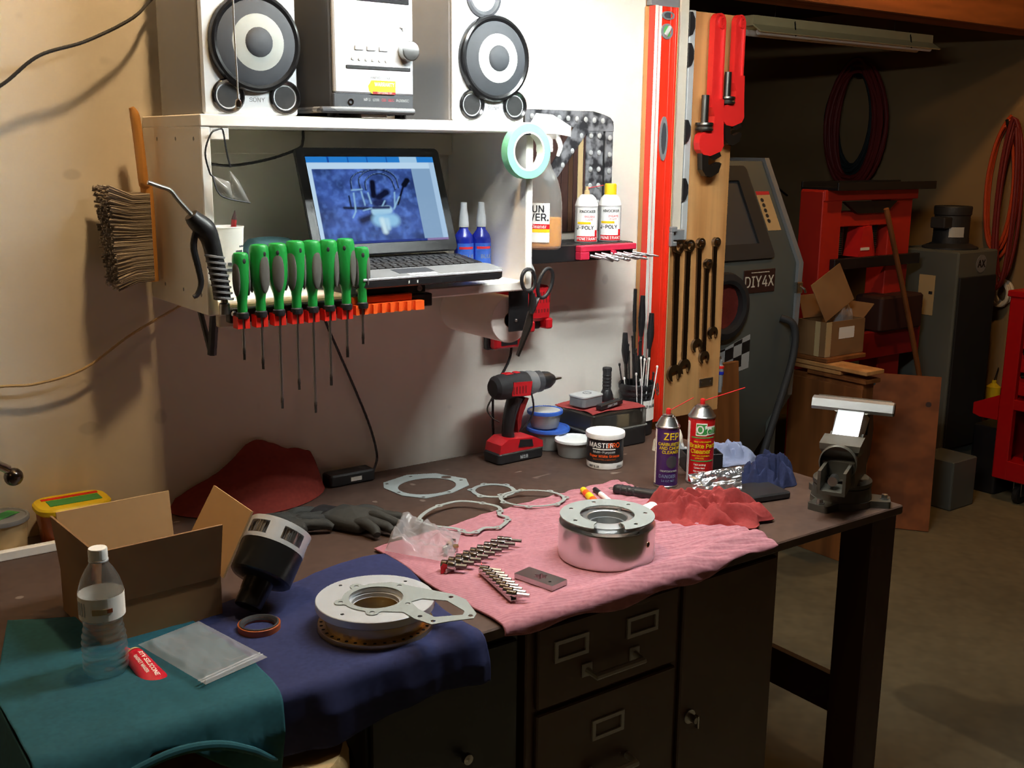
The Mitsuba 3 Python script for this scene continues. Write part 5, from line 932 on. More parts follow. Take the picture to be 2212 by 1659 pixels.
tb2.p('cup', LA([(0, 0), (.040, 0), (.042, .002), (.049, .042), (.047, .042), (.040, .004), (0, .004)], 44), 'g_tub'); tb2.p('lid', LA([(.047, .040), (.0525, .041), (.053, .044), (.052, .0475), (.048, .048), (.046, .045), (0, .0445)], 44), 'm_white')
co = Obj('food_container', 'larger clear container with blue lid at the bottom of the stack by the drill', 'container', M=T(1.822, -.068, ZB))
co.p('tub', X(LA([(0, 0), (.045, 0), (.05, .003), (.060, .052), (.058, .052), (.048, .005), (0, .005)], 44), S(.94, .98, 1)), 'g_tub'); co.p('lid', X(LA([(.058, .050), (.064, .051), (.065, .055), (.063, .060), (.058, .061), (.055, .057), (0, .056)], 44), S(.94, .98, 1)), 'm_lidblue')
for k in range(9): 
    q = ONE('small_part', X(SPH(.011, sub=1), S(1, .8, .7)), ('m_green', 'm_tan', 'm_darkwood')[k % 3], 'small colored part seen inside the larger blue lidded container', 'small part', 'small parts inside the larger container', M=T(1.822 + .03 * math.cos(k * 2.3), -.068 + .03 * math.sin(k * 2.3), ZB + .014 + .010 * (k % 2)))
cs = Obj('food_container', 'smaller clear container with bright blue lid on top of the stack by the drill', 'container', M=T(1.812, -.066, ZB + .0615))
cs.p('tub', LA([(0, 0), (.036, 0), (.038, .002), (.046, .040), (.044, .040), (.036, .004), (0, .004)], 40), 'g_tub'); cs.p('lid_rim', LA([(.043, .038), (.0495, .039), (.0505, .043), (.049, .048), (.045, .049), (.043, .046)], 40), 'm_lidblue'); cs.p('lid_top', LA([(0, .0465), (.044, .0465)], 40), 'm_ltgray')

dr_ = Obj('cordless_drill', 'red and black cordless drill standing on its battery by the wall', 'drill', M=T(1.655, -.105, ZB) @ RZ(2))
XZ = lambda pts, t, bev=0: X(PR(Polygon(pts).buffer(bev).buffer(-bev) if bev else Polygon(pts), t), T(0, t / 2, 0) @ FRONT)
dr_.p('battery', RBX(.155, .072, .030, .012, (.022, 0, .015), 5, .004), 'm_black'); 
fo_ = dr_.p('foot', XZ([(-.05, .028), (.098, .028), (.096, .046), (.072, .058), (.03, .062), (-.02, .066), (-.045, .052)], .066), 'm_toolred'); dr_.p('foot_inset', XZ([(.012, .040), (.062, .036), (.058, .055), (.018, .060)], .070), 'm_black', under=fo_)
dr_.p('battery_mark', X(TX('M18', .009, .0004, True), T(.03, -.0362, .008) @ FRONT), 'm_ltgray')
hd_ = dr_.p('handle', TB([(.004, 0, .055), (.002, 0, .085), (.010, 0, .13), (.026, 0, .17)], [.019, .018, .020, .024], 16, 20, sq=(1.0, .85)), 'm_black'); dr_.p('grip_inlay', [XZ([(.022, .075), (.020, .11), (.030, .15), (.046, .168), (.058, .165), (.048, .145), (.036, .12), (.032, .09)], .037, .002)], 'm_dkred', under=hd_)
dr_.p('trigger', TB([(.044, 0, .155), (.052, 0, .142), (.048, 0, .128)], [.009, .009, .006], 10, 10), 'm_black')
Mx = T(-.052, 0, .202) @ RY(90)
mo = dr_.p('motor_housing', LA([(0, 0), (.022, .001), (.031, .010), (.034, .028), (.034, .105), (.031, .112)], 36), 'm_rubber', M=Mx)
for s in (-1, 1): dr_.p('side_panel', XZ([(-.012, .182), (.050, .176), (.056, .214), (-.006, .218)], .003, .004), 'm_toolred', under=mo, M=T(0, s * .0335, 0))
dr_.p('top_panel', X(BX(-.015, .012, -.012, .012, .2335, .2375, .002), np.eye(4)), 'm_toolred', under=mo); dr_.p('top_panel', X(BX(.020, .036, -.010, .010, .2340, .2375, .002), np.eye(4)), 'm_toolred', under=mo)
for k in range(5): dr_.p('vent', BX(-.008 + .010 * k, -.004 + .010 * k, -.0362, -.0345, .186, .206, .0004), 'm_dkred', under=mo)
dr_.p('gearbox', LA([(.031, .110), (.033, .112), (.033, .126), (.030, .140), (.026, .142)], 36), 'm_gray', M=Mx); dr_.p('clutch_ring', LA([(.026, .140), (.029, .142), (.029, .160), (.026, .162)], 36, rf=lambda an, z: 1 + .012 * np.cos(18 * an)), 'm_dkgray', M=Mx)
dr_.p('chuck', LA([(.025, .160), (.025, .175), (.023, .190), (.013, .208), (0, .209)], 36), 'm_black', M=Mx); dr_.p('bit_holder', LA([(0, .205), (.006, .205), (.006, .222), (.0045, .224), (.0045, .236), (0, .237)], 6), 'm_chrome', M=Mx)
dr_.p('wrist_strap', TB([(.048, -.02, .205), (.060, -.03, .17), (.064, -.03, .13), (.048, -.028, .10), (.03, -.024, .082)], .0025, 6, 24), 'm_black'); dr_.p('belt_clip', TB([(-.03, .028, .17), (-.045, .03, .14), (-.03, .03, .115), (-.01, .024, .10)], .004, 6, 20, sq=(1, .4)), 'm_dksteel')

# tray box, rag and small things on it
bxz = ZB
tr = Obj('parts_tray', 'black parts tray with a clear smoky lid against the wall', 'storage tray')
tr.p('tray', RBX(.205, .165, .052, .012, (1.985, -.105, bxz + .026), 5, .003), 'm_black'); tr.p('lid', [X(RBX(.205, .165, .050, .012, (1.985, -.105, bxz + .079), 5, .003), np.eye(4))], 'g_smoke'); tr.p('lid_lip', LA([(.1, 0), (.1045, 0), (.1045, .004), (.1, .004)], 4, 45, 405), 'g_tub', M=T(1.985, -.105, bxz + .052) @ S(1.38, 1.11, 1))
for k in range(4): ONE('tray_divider_box', RBX(.042, .14, .035, .004, (1.913 + .048 * k, -.105, bxz + .0725), 3), ('m_black', 'm_dkgray', 'm_tan', 'm_black')[k], ('black', 'dark grey', 'tan', 'second black')[k] + ' small box inside the smoky parts tray', 'box')
def ragtop(u, v):
    x = 1.885 + .185 * u + .010 * np.sin(v * 5); y = -.185 + .155 * v + .012 * np.sin(u * 4)
    return np.stack([x, y, bxz + .1065 + .006 * np.clip(wav(x, y, 18, 9) + .3, 0, 1)], -1)
ONE('folded_red_rag', GR(ragtop, 40, 36, .002), 'm_ragred', 'flat red rag spread on the smoky parts tray', 'rag', sm=True)
zt2 = bxz + .1125
tn = Obj('tin_box', 'small grey lidded box on the flat red rag', 'box', M=T(1.935, -.095, zt2) @ RZ(8))
tn.p('body', RBX(.082, .060, .026, .010, (0, 0, .013), 5, .002), 'm_gray'); tn.p('lid', RBX(.085, .063, .007, .011, (0, 0, .0285), 5, .002), 'm_ltgray'); tn.p('emblem', X(LA([(.010, 0), (.013, 0), (.013, .001), (.010, .001), (.010, 0)], 24), T(.008, .004, .032)), 'm_gray')
fl = Obj('flashlight', 'black flashlight standing on its head on the flat red rag', 'flashlight', M=T(2.020, -.085, zt2))
fl.p('head', LA([(0, 0), (.019, 0), (.020, .002), (.019, .016), (.0135, .030), (.012, .032)], 32), 'm_black'); fl.p('body', LA([(.012, .031), (.0122, .085), (.0135, .087), (.0135, .094), (.012, .096), (0, .096)], 32), 'm_rubber')
for k in range(4): fl.p('grip_ring', LA([(.0121, 0), (.0130, .001), (.0130, .004), (.0121, .005)], 28), 'm_black', M=T(0, 0, .040 + .010 * k))
sq_ = Obj('small_black_box', 'small flat black box with white lettering in front of the grey lidded box', 'box', M=T(1.975, -.150, zt2) @ RZ(16))
sq_.p('body', BX(-.055, .055, -.010, .010, 0, .014, .002), 'm_black'); sq_.p('lettering', X(TX('LIGHT 3000', .006, .0003, True), T(.0, -.0101, .0035) @ FRONT), 'm_ltgray')

# bucket with ties and tools
bu = Obj('tie_bucket', 'small black bucket full of cable ties and tools beside the red level', 'bucket', M=T(2.137, -.085, ZB))
bu.p('pail', LA([(0, 0), (.046, 0), (.048, .003), (.051, .118), (.0535, .119), (.0535, .126), (.051, .127), (.051, .135), (.0540, .136), (.0545, .148), (.052, .152), (.049, .15), (.047, .01), (0, .01)], 52), 'm_black'); bu.p('label', PATCH(.0502, .045, .105, -20, 78, .0012), 'm_paper'); bu.p('lettering', X(WRAP(TX('12 oz NET', .008, .0003, True), .0522), T(0, 0, .084) @ RZ(12)), 'm_ink')
bu.p('wire_bail', TB([(.053, -.012, .14), (.045, -.045, .125), (.030, -.056, .12), (.022, -.058, .14), (.028, -.057, .155), (.034, -.056, .13)], .0016, 6, 30), 'm_steel')
LBL = {'black': 'black cable tie standing in the black bucket', 'white': 'white cable tie standing in the black bucket'}
r2 = np.random.default_rng(11)
for k in range(40):
    blk = k % 2 == 0 or k > 20; a = r2.uniform(0, 6.28); rr = r2.uniform(.005, .038)
    x, y = rr * math.cos(a), rr * math.sin(a); Lt = r2.uniform(.16, .24) if not blk else r2.uniform(.14, .29); 
    if not blk: x, y = x - .012, y - .02
    tx, ty = x * 1.25 + r2.uniform(-.018, .018) + (.02 if not blk else 0) * (k % 3 == 0), min(y * 1.25 + r2.uniform(-.015, .015), .05)
    o = Obj('cable_tie', LBL['black' if blk else 'white'], 'cable tie', ('black' if blk else 'white') + ' cable ties in the bucket', M=T(2.137, -.085, ZB))
    o.p('strap', TB([(x * .85, y * .85, .012), ((x + tx) / 2 + .003, (y + ty) / 2, Lt * .55), (tx, ty, Lt)], (.0032 if blk else .0026), 6, 10, sq=(1, .5)), 'm_black' if blk else 'm_white'); o.p('head', BC(.006, .006, .008, (tx, ty, Lt + .003), .0015), 'm_black' if blk else 'm_white')
for k, (x, y, tx, ty, Lt, lab) in enumerate(((-.03, .0, -.040, .012, .30, 'dark handled brush'), (.010, .02, .018, .040, .42, 'dark steel rod'), (.018, .012, .038, .030, .40, 'dark steel punch'), (.03, -.01, .052, .006, .35, 'black hose clamp tool'))):
    o = Obj('bucket_tool', lab + ' standing in the black bucket of cable ties', 'tool', M=T(2.137, -.085, ZB))
    o.p('shank', TB([(x, y, .012), (tx, ty, Lt * .8)], .004, 8), 'm_dksteel'); o.p('grip', TB([(tx * .92, ty * .92, Lt * .70), (tx, ty, Lt * .82), (tx * 1.04, ty * 1.02, Lt)], [.006, .011, .007] if k != 1 else [.005, .006, .005], 10, 10), 'm_black')

# left end: tubs, stick, ball lever
gy = Obj('gray_tub', 'round grey lidded tub with green label at the left end by the wall', 'tub', M=T(.408, -.062, ZB))
gy.p('body', LA([(0, 0), (.046, 0), (.052, .066), (0, .066)], 44), 'm_tan'); gy.p('lid', LA([(.052, .064), (.0555, .065), (.056, .070), (.054, .074), (.050, .074), (.048, .072), (0, .0715)], 44), 'm_gray'); gy.p('label', X(BC(.075, .030, .0008, (0, 0, .0725)), RZ(34)), 'm_labelgreen')
yt = Obj('yellow_tub', 'yellow lidded tub with green label by the wall behind the cardboard box', 'tub', M=T(.548, -.068, ZB))
yt.p('body', HULL(np.vstack([RBX(.128, .085, .002, .03, (0, 0, .001)).vertices, RBX(.140, .098, .002, .034, (0, 0, .068)).vertices])), 'm_sealorange'); yt.p('lid', [RBX(.150, .108, .016, .038, (0, 0, .076), 8, .004)], 'm_yellow'); yt.p('label', BC(.105, .040, .001, (.004, -.004, .0846)), 'm_labelgreen'); yt.p('label_edge', BC(.115, .012, .001, (.002, .028, .0846)), 'm_clipred')
ONE('white_stick', BX(.20, .500, -.128, -.110, ZB, ZB + .018, .001), 'm_white', 'white square stick lying on the left end of the bench', 'stick')
kl = Obj('lever_press', 'steel lever with a ball end of a bench press at the left frame edge', 'bench press')
kl.p('column', BX(.292, .327, -.11, -.075, ZB, 1.10, .003), 'm_dksteel'); kl.p('lever', TB([(.31, -.092, 1.09), (.40, -.088, 1.055), (.428, -.086, 1.035)], .009, 12), 'm_chrome'); kl.p('ball', SPH(.0185, (.436, -.085, 1.019)), 'm_darkchrome')
pk = Obj('power_brick', 'black laptop power brick lying on the bench against the wall', 'power brick'); pk.p('case', RBX(.125, .05, .030, .008, (1.212, -.044, ZB + .015), 5, .004), 'm_black'); pk.p('label', BX(1.205, 1.235, -.0705, -.0688, ZB + .009, ZB + .019), 'm_paper')

# vise
a_ = np.array([.88, .47, 0]); Mv = frame((2.107, -.842, ZB), a_, (0, 0, 1))
vi = Obj('bench_vise', 'grey steel bench vise with bright anvil bolted to the right end of the bench', 'vise', M=Mv)
base = unary_union([Point(0, 0).buffer(.072, 32)] + [Polygon([(.04 * math.cos(math.radians(a - 40)), .04 * math.sin(math.radians(a - 40))), (.105 * math.cos(math.radians(a - 10)), .105 * math.sin(math.radians(a - 10))), (.105 * math.cos(math.radians(a + 10)), .105 * math.sin(math.radians(a + 10))), (.04 * math.cos(math.radians(a + 40)), .04 * math.sin(math.radians(a + 40)))]).buffer(.008) for a in (160, 280, 40)])
bs_ = vi.p('base', [PR(base, .016), X(LA([(.070, .014), (.066, .045), (.06, .048), (0, .048)], 48), np.eye(4))], 'm_vise')
for a in (160, 280, 40): vi.p('bolt', X(LA([(0, 0), (.011, 0), (.011, .003), (.0075, .003), (.0075, .011), (0, .012)], 6), T(.098 * math.cos(math.radians(a)), .098 * math.sin(math.radians(a)), .016)), 'm_steel', under=bs_)
vi.p('swivel_ring', LA([(.064, .046), (.068, .049), (.068, .058), (.060, .064), (0, .064)], 48), 'm_vise')
vi.p('body', HULL([(u, v, z) for (u, v, z) in ((-.075, .040, .06), (-.075, -.040, .06), (.055, .046, .06), (.055, -.046, .06), (-.080, .036, .118), (-.080, -.036, .118), (.075, .040, .150), (.075, -.040, .150), (.02, .038, .165), (.02, -.038, .165))]), 'm_vise')
vi.p('anvil_block', HULL([(u, v, z) for u, w2, z in ((-.085, .046, .160), (-.015, .046, .166), (-.085, .044, .146), (-.015, .046, .130), (-.060, .03, .115)) for v in (-w2, w2)]), 'm_vise')
vi.p('tube_collar', X(LA([(.040, -.096), (.043, -.094), (.043, -.07), (.040, -.066), (0, -.066)], 32), T(0, 0, .118) @ RY(90)), 'm_vise')
sq2 = sbox(-.031, -.028, .031, .026).difference(sbox(-.024, -.028, .024, .018))
vi.p('slide_bar', [X(PR(sq2, .11), T(-.165, 0, .088) @ frame((0, 0, 0), (0, -1, 0), (1, 0, 0)))], 'm_vise'); vi.p('screw_end', X(LA([(0, 0), (.011, 0), (.011, .03), (0, .03)], 20), T(-.150, 0, .090) @ RY(90)), 'm_steel')
neck = HULL([(-.020, .030, .160), (-.020, -.030, .160), (.060, .030, .212), (.060, -.030, .212), (.030, .036, .150), (.030, -.036, .150), (.085, .040, .19), (.085, -.040, .19)])
vi.p('bright_anvil', [neck, HULL([(.058, .035, .204), (.058, -.035, .204), (.086, .045, .204), (.086, -.045, .204), (.062, .055, .214), (.062, -.055, .214)])], 'm_brushed')
jb = HULL([(u, v, z) for v in (-.094, .094) for (u, z) in ((.055, .214), (.062, .232), (.086, .234), (.090, .212), (.070, .203), (.060, .206))])
vi.p('jaw_bar', jb, 'm_brushed', 'bright jaw bar'); vi.p('jaw_end', [HULL([(u, v, z) for v in (-.097, -.094) for (u, z) in ((.057, .214), (.063, .231), (.086, .233), (.089, .212), (.070, .204))])], 'm_dksteel')
vi.p('moving_jaw', HULL([(u, v, z) for u, w2, z in ((.092, .040, .200), (.125, .042, .196), (.145, .044, .15), (.150, .040, .085), (.13, .036, .062), (.06, .036, .062), (.075, .040, .17)) for v in (-w2, w2)]), 'm_vise')
vi.p('moving_jaw_bar', HULL([(u, v, z) for v in (-.086, .086) for (u, z) in ((.096, .232), (.118, .230), (.122, .206), (.096, .202))]), 'm_vise')
# ------------------------------------------------------------------ the dim bay on the right
bl = Obj('blast_cabinet', 'grey sandblasting cabinet with slanted dark window and arm port behind the plywood', 'blast cabinet')
A0, A1 = (.40, 1.25), (.60, 1.635)
XL, XR = 2.70, 3.43
def yz(poly, x0, x1): 
    m = PR(poly, x1 - x0); return X(m, np.array([[0, 0, 1, x0], [1, 0, 0, 0], [0, 1, 0, 0], [0, 0, 0, 1.0]]))
bl.p('body', yz([(.40, .72), (.40, 1.25), (.60, 1.635), (.98, 1.635), (.98, .72), (.80, .40), (.60, .40)], XL, XR), 'm_graypaint')
bl.p('edge_rim', yz(Polygon([(.40, .72), (.385, 1.252), (.59, 1.648), (.985, 1.648), (.985, 1.62), (.60, 1.62), (.41, 1.245), (.41, .72)]), XR - .022, XR + .004), 'm_gray')
sl_ = math.degrees(math.atan2(.385, .20)); Ms = lambda x, t: T(x, .40 + .20 * t, 1.25 + .385 * t) @ RX(sl_)
wf = affinity.translate(sbox(-.33, 0, .33, .345).buffer(.02).difference(sbox(-.285, .042, .285, .303)), 0, 0)
w_ = bl.p('window_frame', PR(wf, .014), 'm_rubber', M=Ms(2.935, .10)); bl.p('window_pane', BX(-.29, .29, .038, .307, .001, .004), 'm_dkgray', under=w_, M=Ms(2.935, .10))
lbz = bl.p('warning_label', BX(-.038, .038, 0, .165, .0005, .0015), 'm_tan', 'tan warning label with a red bar', M=Ms(3.345, .32)); bl.p('label_bar', BX(-.038, .038, .150, .165, .0012, .0022), 'm_inkred', under=lbz, M=Ms(3.345, .32))
for k in range(5): bl.p('label_symbol', X(LA([(0, .001), (.0085, .001), (.0085, .0)], 14), Ms(3.345, .32) @ T(-.016, .128 - .022 * k, .0015)), 'm_ink', under=lbz)
bl.p('exhaust_stub', BX(3.0, 3.22, .66, .80, 1.635, 1.685, .006), 'm_gray')
pr2 = bl.p('arm_port', X(LA([(.085, 0), (.122, 0), (.128, .012), (.122, .028), (.100, .034), (.086, .028), (.085, 0)], 56), T(3.0, .40, 1.11) @ RX(90)), 'm_rubber'); bl.p('glove_cuff', X(LA([(.086, .004), (.06, -.0), (.03, .006), (0, .012)], 40, rf=lambda an, z: 1 + .03 * np.sin(9 * an)), T(3.0, .399, 1.11) @ RX(90)), 'm_ragdark', under=pr2)
pl8 = bl.p('plate', BX(3.11, 3.285, .396, .3995, 1.148, 1.236, .001), 'm_darkwood', 'dark plate with pale letters'); bl.p('plate_letters', X(TX('DIY4X', .042, .001), T(3.197, .3958, 1.170) @ FRONT @ S(.92, 1, 1)), 'm_offwhite', under=pl8)
bl.p('plate_rule', BX(3.15, 3.25, .3950, .3962, 1.224, 1.227), 'm_offwhite', under=pl8)
lat = bl.p('latch', [BX(3.405, 3.44, .384, .40, 1.13, 1.175, .003), TB([(3.42, .384, 1.16), (3.425, .365, 1.15), (3.43, .362, 1.135)], .005, 8)], 'm_chrome')
bl.p('side_knob', X(LA([(0, 0), (.012, 0), (.012, .012), (.022, .016), (.022, .032), (0, .036)], 24), T(XR, .47, 1.08) @ RY(90)), 'm_black')
fl_ = bl.p('checker_decal', X(PR([(2.80, .80), (3.165, .80 + .06), (3.165, .99), (3.02, .945), (2.80, .915)], .0012), T(0, .3999, 0) @ FRONT), 'm_ltgray', 'black and white checkered decal')
for i in range(8):
    for j in range(3):
        if (i + j) % 2: continue
        q = Polygon([(2.80 + .046 * i, .80 + .045 * j + .010 * i), (2.846 + .046 * i, .80 + .045 * j + .010 * (i + 1)), (2.846 + .046 * i, .845 + .045 * j + .010 * (i + 1)), (2.80 + .046 * i, .845 + .045 * j + .010 * i)]).intersection(Polygon([(2.80, .80), (3.165, .86), (3.165, .99), (3.02, .945), (2.80, .915)]))
        if q.area > 1e-4 and q.geom_type == 'Polygon': bl.p('checker_square', X(PR(q, .0008), T(0, .3988, 0) @ FRONT), 'm_black', under=fl_)
for (x, y) in ((XL + .03, .45), (XR - .05, .45), (XL + .03, .93), (XR - .05, .93)): bl.p('leg', BX(x, x + .03, y, y + .03, 0, .75, .002), 'm_graypaint')
bl.p('suction_hose', TB([(3.33, .395, 1.04), (3.36, .36, 1.02), (3.365, .345, .96), (3.33, .33, .86), (3.25, .31, .72), (3.18, .30, .58), (3.12, .30, .42), (3.10, .34, .30)], .0145, 12, 50), 'm_rubber')
ONE('wall_hook_cord', TB([(5.487, 2.45, 1.56), (5.485, 2.38, 1.50), (5.485, 2.20, 1.40)], .006, 8, 16), 'm_black', 'dark cord end hooked on the wall right of the blast cabinet', 'cord')
lb2 = Obj('brown_board', 'brown wooden panel standing in front of the blast cabinet below the wrenches', 'board'); lb2.p('board', X(BX(2.60, 2.935, 0, .018, 0, .94, .002), T(0, .16, 0) @ RX(-5)), 'm_board')
tt = Obj('air_tool', 'small air tool with red and blue bands hanging beside the plywood edge', 'air tool', M=T(2.566, -.012, .915))
tt.p('body', LA([(0, 0), (.007, 0), (.007, .015), (.009, .018), (.009, .055), (.010, .058), (.010, .085), (.006, .09), (.006, .105), (0, .108)], 18), 'm_gray'); tt.p('blue_band', LA([(.0103, .058), (.0115, .059), (.0115, .068), (.0103, .069)], 18), 'm_blue'); tt.p('red_band', LA([(.0103, .078), (.0113, .079), (.0113, .086), (.0100, .087)], 18), 'm_red'); tt.p('hook', TB([(0, 0, .106), (-.006, -.004, .118), (-.016, -.010, .116)], .0016, 6, 12), 'm_steel')

ps = Obj('shop_press', 'red hydraulic shop press standing behind the cartons', 'press')
Y0, Y1 = .80, .93
ps.p('column', BX(4.055, 4.195, Y0, Y1, .0, 1.50, .004), 'm_pressred'); ps.p('column', BX(4.585, 4.765, Y0 + .02, Y1, .0, 1.47, .004), 'm_pressred')
ps.p('top_beam', BX(4.06, 4.77, Y0 - .005, Y1, 1.455, 1.505, .003), 'm_pressred'); ps.p('upper_beam', BX(4.195, 4.585, Y0 + .01, Y1 - .01, 1.335, 1.40, .003), 'm_pressred')
ps.p('tool_tray', [BX(4.08, 4.83, Y0 - .06, Y1 + .02, 1.503, 1.515, .002), BX(4.08, 4.83, Y0 - .06, Y0 - .05, 1.51, 1.54, .002), BX(4.08, 4.83, Y1 + .01, Y1 + .02, 1.51, 1.54, .002)], 'm_black')
ps.p('black_yoke', HULL([(x, y, z) for y in (Y0 - .01, Y0 + .01) for x, z in ((4.20, 1.45), (4.60, 1.45), (4.52, 1.395), (4.30, 1.395))]), 'm_black')
ps.p('lower_plate', BX(4.13, 4.79, Y0 - .03, Y0 + .0, 1.142, 1.192, .003), 'm_black')
for x in (4.245, 4.50): ps.p('return_spring', LA([(0, 1.20), (.022, 1.20)] + [(.022 + .004 * (k % 2), 1.20 + .0045 * k) for k in range(44)] + [(0, 1.40)], 20), 'm_black', M=T(x, Y0 + .05, 0))
jk = ps.p('bottle_jack', HULL([(x, y, z) for y in (Y0 - .005, Y0 + .08) for x, z in ((4.33, 1.192), (4.46, 1.192), (4.345, 1.23), (4.455, 1.22), (4.36, 1.33), (4.42, 1.335))]), 'm_red'); ps.p('jack_label', BX(4.345, 4.41, Y0 - .0085, Y0 - .006, 1.222, 1.235), 'm_paper', under=jk); ps.p('jack_ram', CY(.025, .03, (4.40, Y0 + .05, 1.325)), 'm_steel', under=jk)
ps.p('press_bed', BX(4.10, 4.83, Y0 - .04, Y0 - .005, .70, .83, .003), 'm_dkred'); ps.p('foot', BX(4.03, 4.22, .62, 1.05, 0, .05, .003), 'm_pressred'); ps.p('foot', BX(4.57, 4.78, .62, 1.05, 0, .05, .003), 'm_pressred')
ct_ = Obj('brown_carton', 'dark brown carton standing on the press bed', 'carton'); ct_.p('body', RBX(.34, .16, .17, .02, (4.62, .865 - .06, .915), 4, .01), 'm_darkwood')

pc = Obj('wood_stack', 'brown wooden cabinet with boards stacked on top under the cartons', 'cabinet')
pc.p('body', BX(3.66, 3.88, .42, .585, 0, .765, .003), 'm_board'); pc.p('front_panel', BX(3.66, 3.73, .23, .42, 0, .765, .002), 'm_board'); pc.p('side_panel', BX(3.648, 3.66, .225, .59, 0, .745, .002), 'm_board')
for k, (x0, x1, y0, y1, z0, mt) in enumerate(((3.645, 3.745, .21, .50, .767, 'm_board'), (3.640, 3.72, .33, .60, .786, 'm_ply'), (3.635, 3.75, .20, .60, .805, 'm_ply'), (3.64, 3.90, .40, .60, .824, 'm_board'))):
    ONE('loose_board', BX(x0, x1, y0, y1, z0, z0 + .017, .002), mt, ('lowest short board on the brown wooden cabinet', 'pale second board on the brown wooden cabinet', 'long pale third board on the brown wooden cabinet', 'wide top board under the open carton')[k], 'board', M=None)
cx_ = Obj('open_carton', 'taped open carton with white label and plastic wrap on the stacked boards', 'carton', M=T(3.655, .425, .8425))
cx_.p('body', [BX(0, .255, 0, .145, 0, .004), BX(0, .255, 0, .004, .003, .145), BX(0, .255, .141, .145, .003, .145), BX(0, .004, .003, .142, .003, .145), BX(.251, .255, .003, .142, .003, .145)], 'm_card'); cx_.p('shipping_label', BX(.085, .185, -.001, 0, .070, .118), 'm_paper'); cx_.p('tape_strip', BX(-.0008, 0, .03, .055, .0, .145), 'm_tan'); cx_.p('tape_strip', BX(.0, .035, -.0008, 0, .0, .145), 'm_tan')
cx_.p('flap', X(BX(0, .22, 0, .003, 0, .17, .001), T(.01, .012, .145) @ RX(-14) @ RY(-22)), 'm_card'); cx_.p('flap', X(BX(0, .22, 0, .003, 0, .10, .001), T(.02, .135, .145) @ RX(-20)), 'm_card'); 
cx_.p('flap', X(BX(0, .003, 0, .13, 0, .09, .001), T(.252, .008, .143) @ RY(50)), 'm_card')
ONE('bubble_wrap', heap((3.835, .50), .085, .055, .12, 33, rot=30, base=.955), 'g_poly', 'crumpled clear plastic wrap sticking out of the open carton', 'plastic wrap', sm=True)
lbd = Obj('leaning_board', 'orange brown plywood board leaning at the right behind the vise', 'board')
dB = np.array([4.277 - 4.07, .267 - .555, 0]); dB /= np.linalg.norm(dB); nB = np.array([-dB[1], dB[0], 0]); upB = np.array([0, 0, .985]) + .11 * (nB if nB[0] > 0 else -nB); upB /= np.linalg.norm(upB)
Mb2 = frame((4.277, .267, .0), -dB, np.cross(-dB, upB) * 1.0)
Mb2 = np.eye(4); Mb2[:3, 0], Mb2[:3, 1], Mb2[:3, 2], Mb2[:3, 3] = -dB, upB, np.cross(-dB, upB), (4.277, .267, .003)
bd = lbd.p('board', PR(sbox(0, 0, .365, .70), .018), 'm_beam', M=Mb2); 
for (x, y, r, m_) in ((.29, .655, .014, 'm_hosedark'), (.045, .575, .012, 'm_darkwood')):
    for s in (-.0008, .018): lbd.p('paint_spot' if r == .014 else 'knot', X(CY(r, .0008, n=18), T(x, y, s)), m_, under=bd, M=Mb2)
bh = Obj('broom', 'broom with a long brown handle leaning on the press', 'broom'); bh.p('handle', TB([(4.392, .705, 1.42), (4.62, .66, .80), (4.86, .62, .10)], .0125, 12, 12), 'm_board'); bh.p('head', X(BC(.28, .045, .09, (0, 0, 0), .01), T(4.875, .60, .062) @ RZ(-30)), 'm_darkwood')

dc = Obj('dust_collector', 'grey cabinet dust collector with a black front panel and a motor on top', 'dust collector')
dc.p('body', BX(4.90, 5.25, .63, 1.0, .05, 1.20, .008), 'm_graypaint'); dc.p('front_panel', BX(4.915, 5.235, .618, .63, .20, 1.075, .003), 'm_blackmatte'); dc.p('logo_disc', X(LA([(0, .002), (.045, .002), (.045, 0)], 32), T(5.10, .629, 1.135) @ RX(90)), 'm_gray'); dc.p('logo_letters', X(TX('AX', .035, .001, True), T(5.10, .6265, 1.118) @ FRONT), 'm_black')
lb3 = dc.p('rating_label', BX(4.898, 4.8995, .745, .835, .875, 1.075), 'm_tan', 'tan rating label'); dc.p('label_print', BX(4.8968, 4.898, .755, .775, .98, .995), 'm_ink', under=lb3); dc.p('plinth', BX(4.91, 5.24, .65, .99, 0, .05), 'm_black')
ONE('gray_drawer_box', RBX(.20, .20, .24, .01, (4.72, .48, .121), 4, .004), 'm_graypaint', 'grey steel box on the floor left of the dust collector', 'box')
mt = Obj('electric_motor', 'black electric motor standing on the grey dust collector', 'motor', M=T(5.085, .80, 1.20))
mt.p('body', LA([(0, 0), (.085, 0), (.088, .04), (.086, .06), (.086, .165), (.090, .170), (.092, .205), (.088, .212), (0, .212)], 36), 'm_motor'); mt.p('flange', LA([(.08, 0), (.135, 0), (.135, .008), (.09, .028), (.08, .028)], 36), 'm_motor'); mt.p('junction_box', BX(-.145, -.075, -.05, .03, .105, .160, .005), 'm_motor'); mt.p('name_plate', X(PATCH(.087, .06, .11, -25, 25), RZ(-40)), 'm_ltgray')
def coil(name, label, cat_, cy, cz, a, b, n, r, mt_, x0, seed):
    g = np.random.default_rng(seed); p = []
    for k in range(n):
        da, db, dz = g.uniform(-.32, .10) * a, g.uniform(-.14, .08) * b, g.uniform(-.02, .02)
        for t in np.linspace(0, 2 * math.pi, 14)[:-1]:
            s = math.sin(t); wd = (a + da) * (1 - .25 * max(0, math.cos(t)) ** 2)
            p.append((x0 - r - .004 - .018 * (k % 3) - .004 * g.uniform(), cy + wd * s + .01 * (k - n / 2) / n, cz + dz * .3 + (b + db) * math.cos(t) + (b * .1 if math.cos(t) > 0 else 0) * 0))
    ONE(name, TB(p, r, 8, 26 * n), mt_, label, cat_)
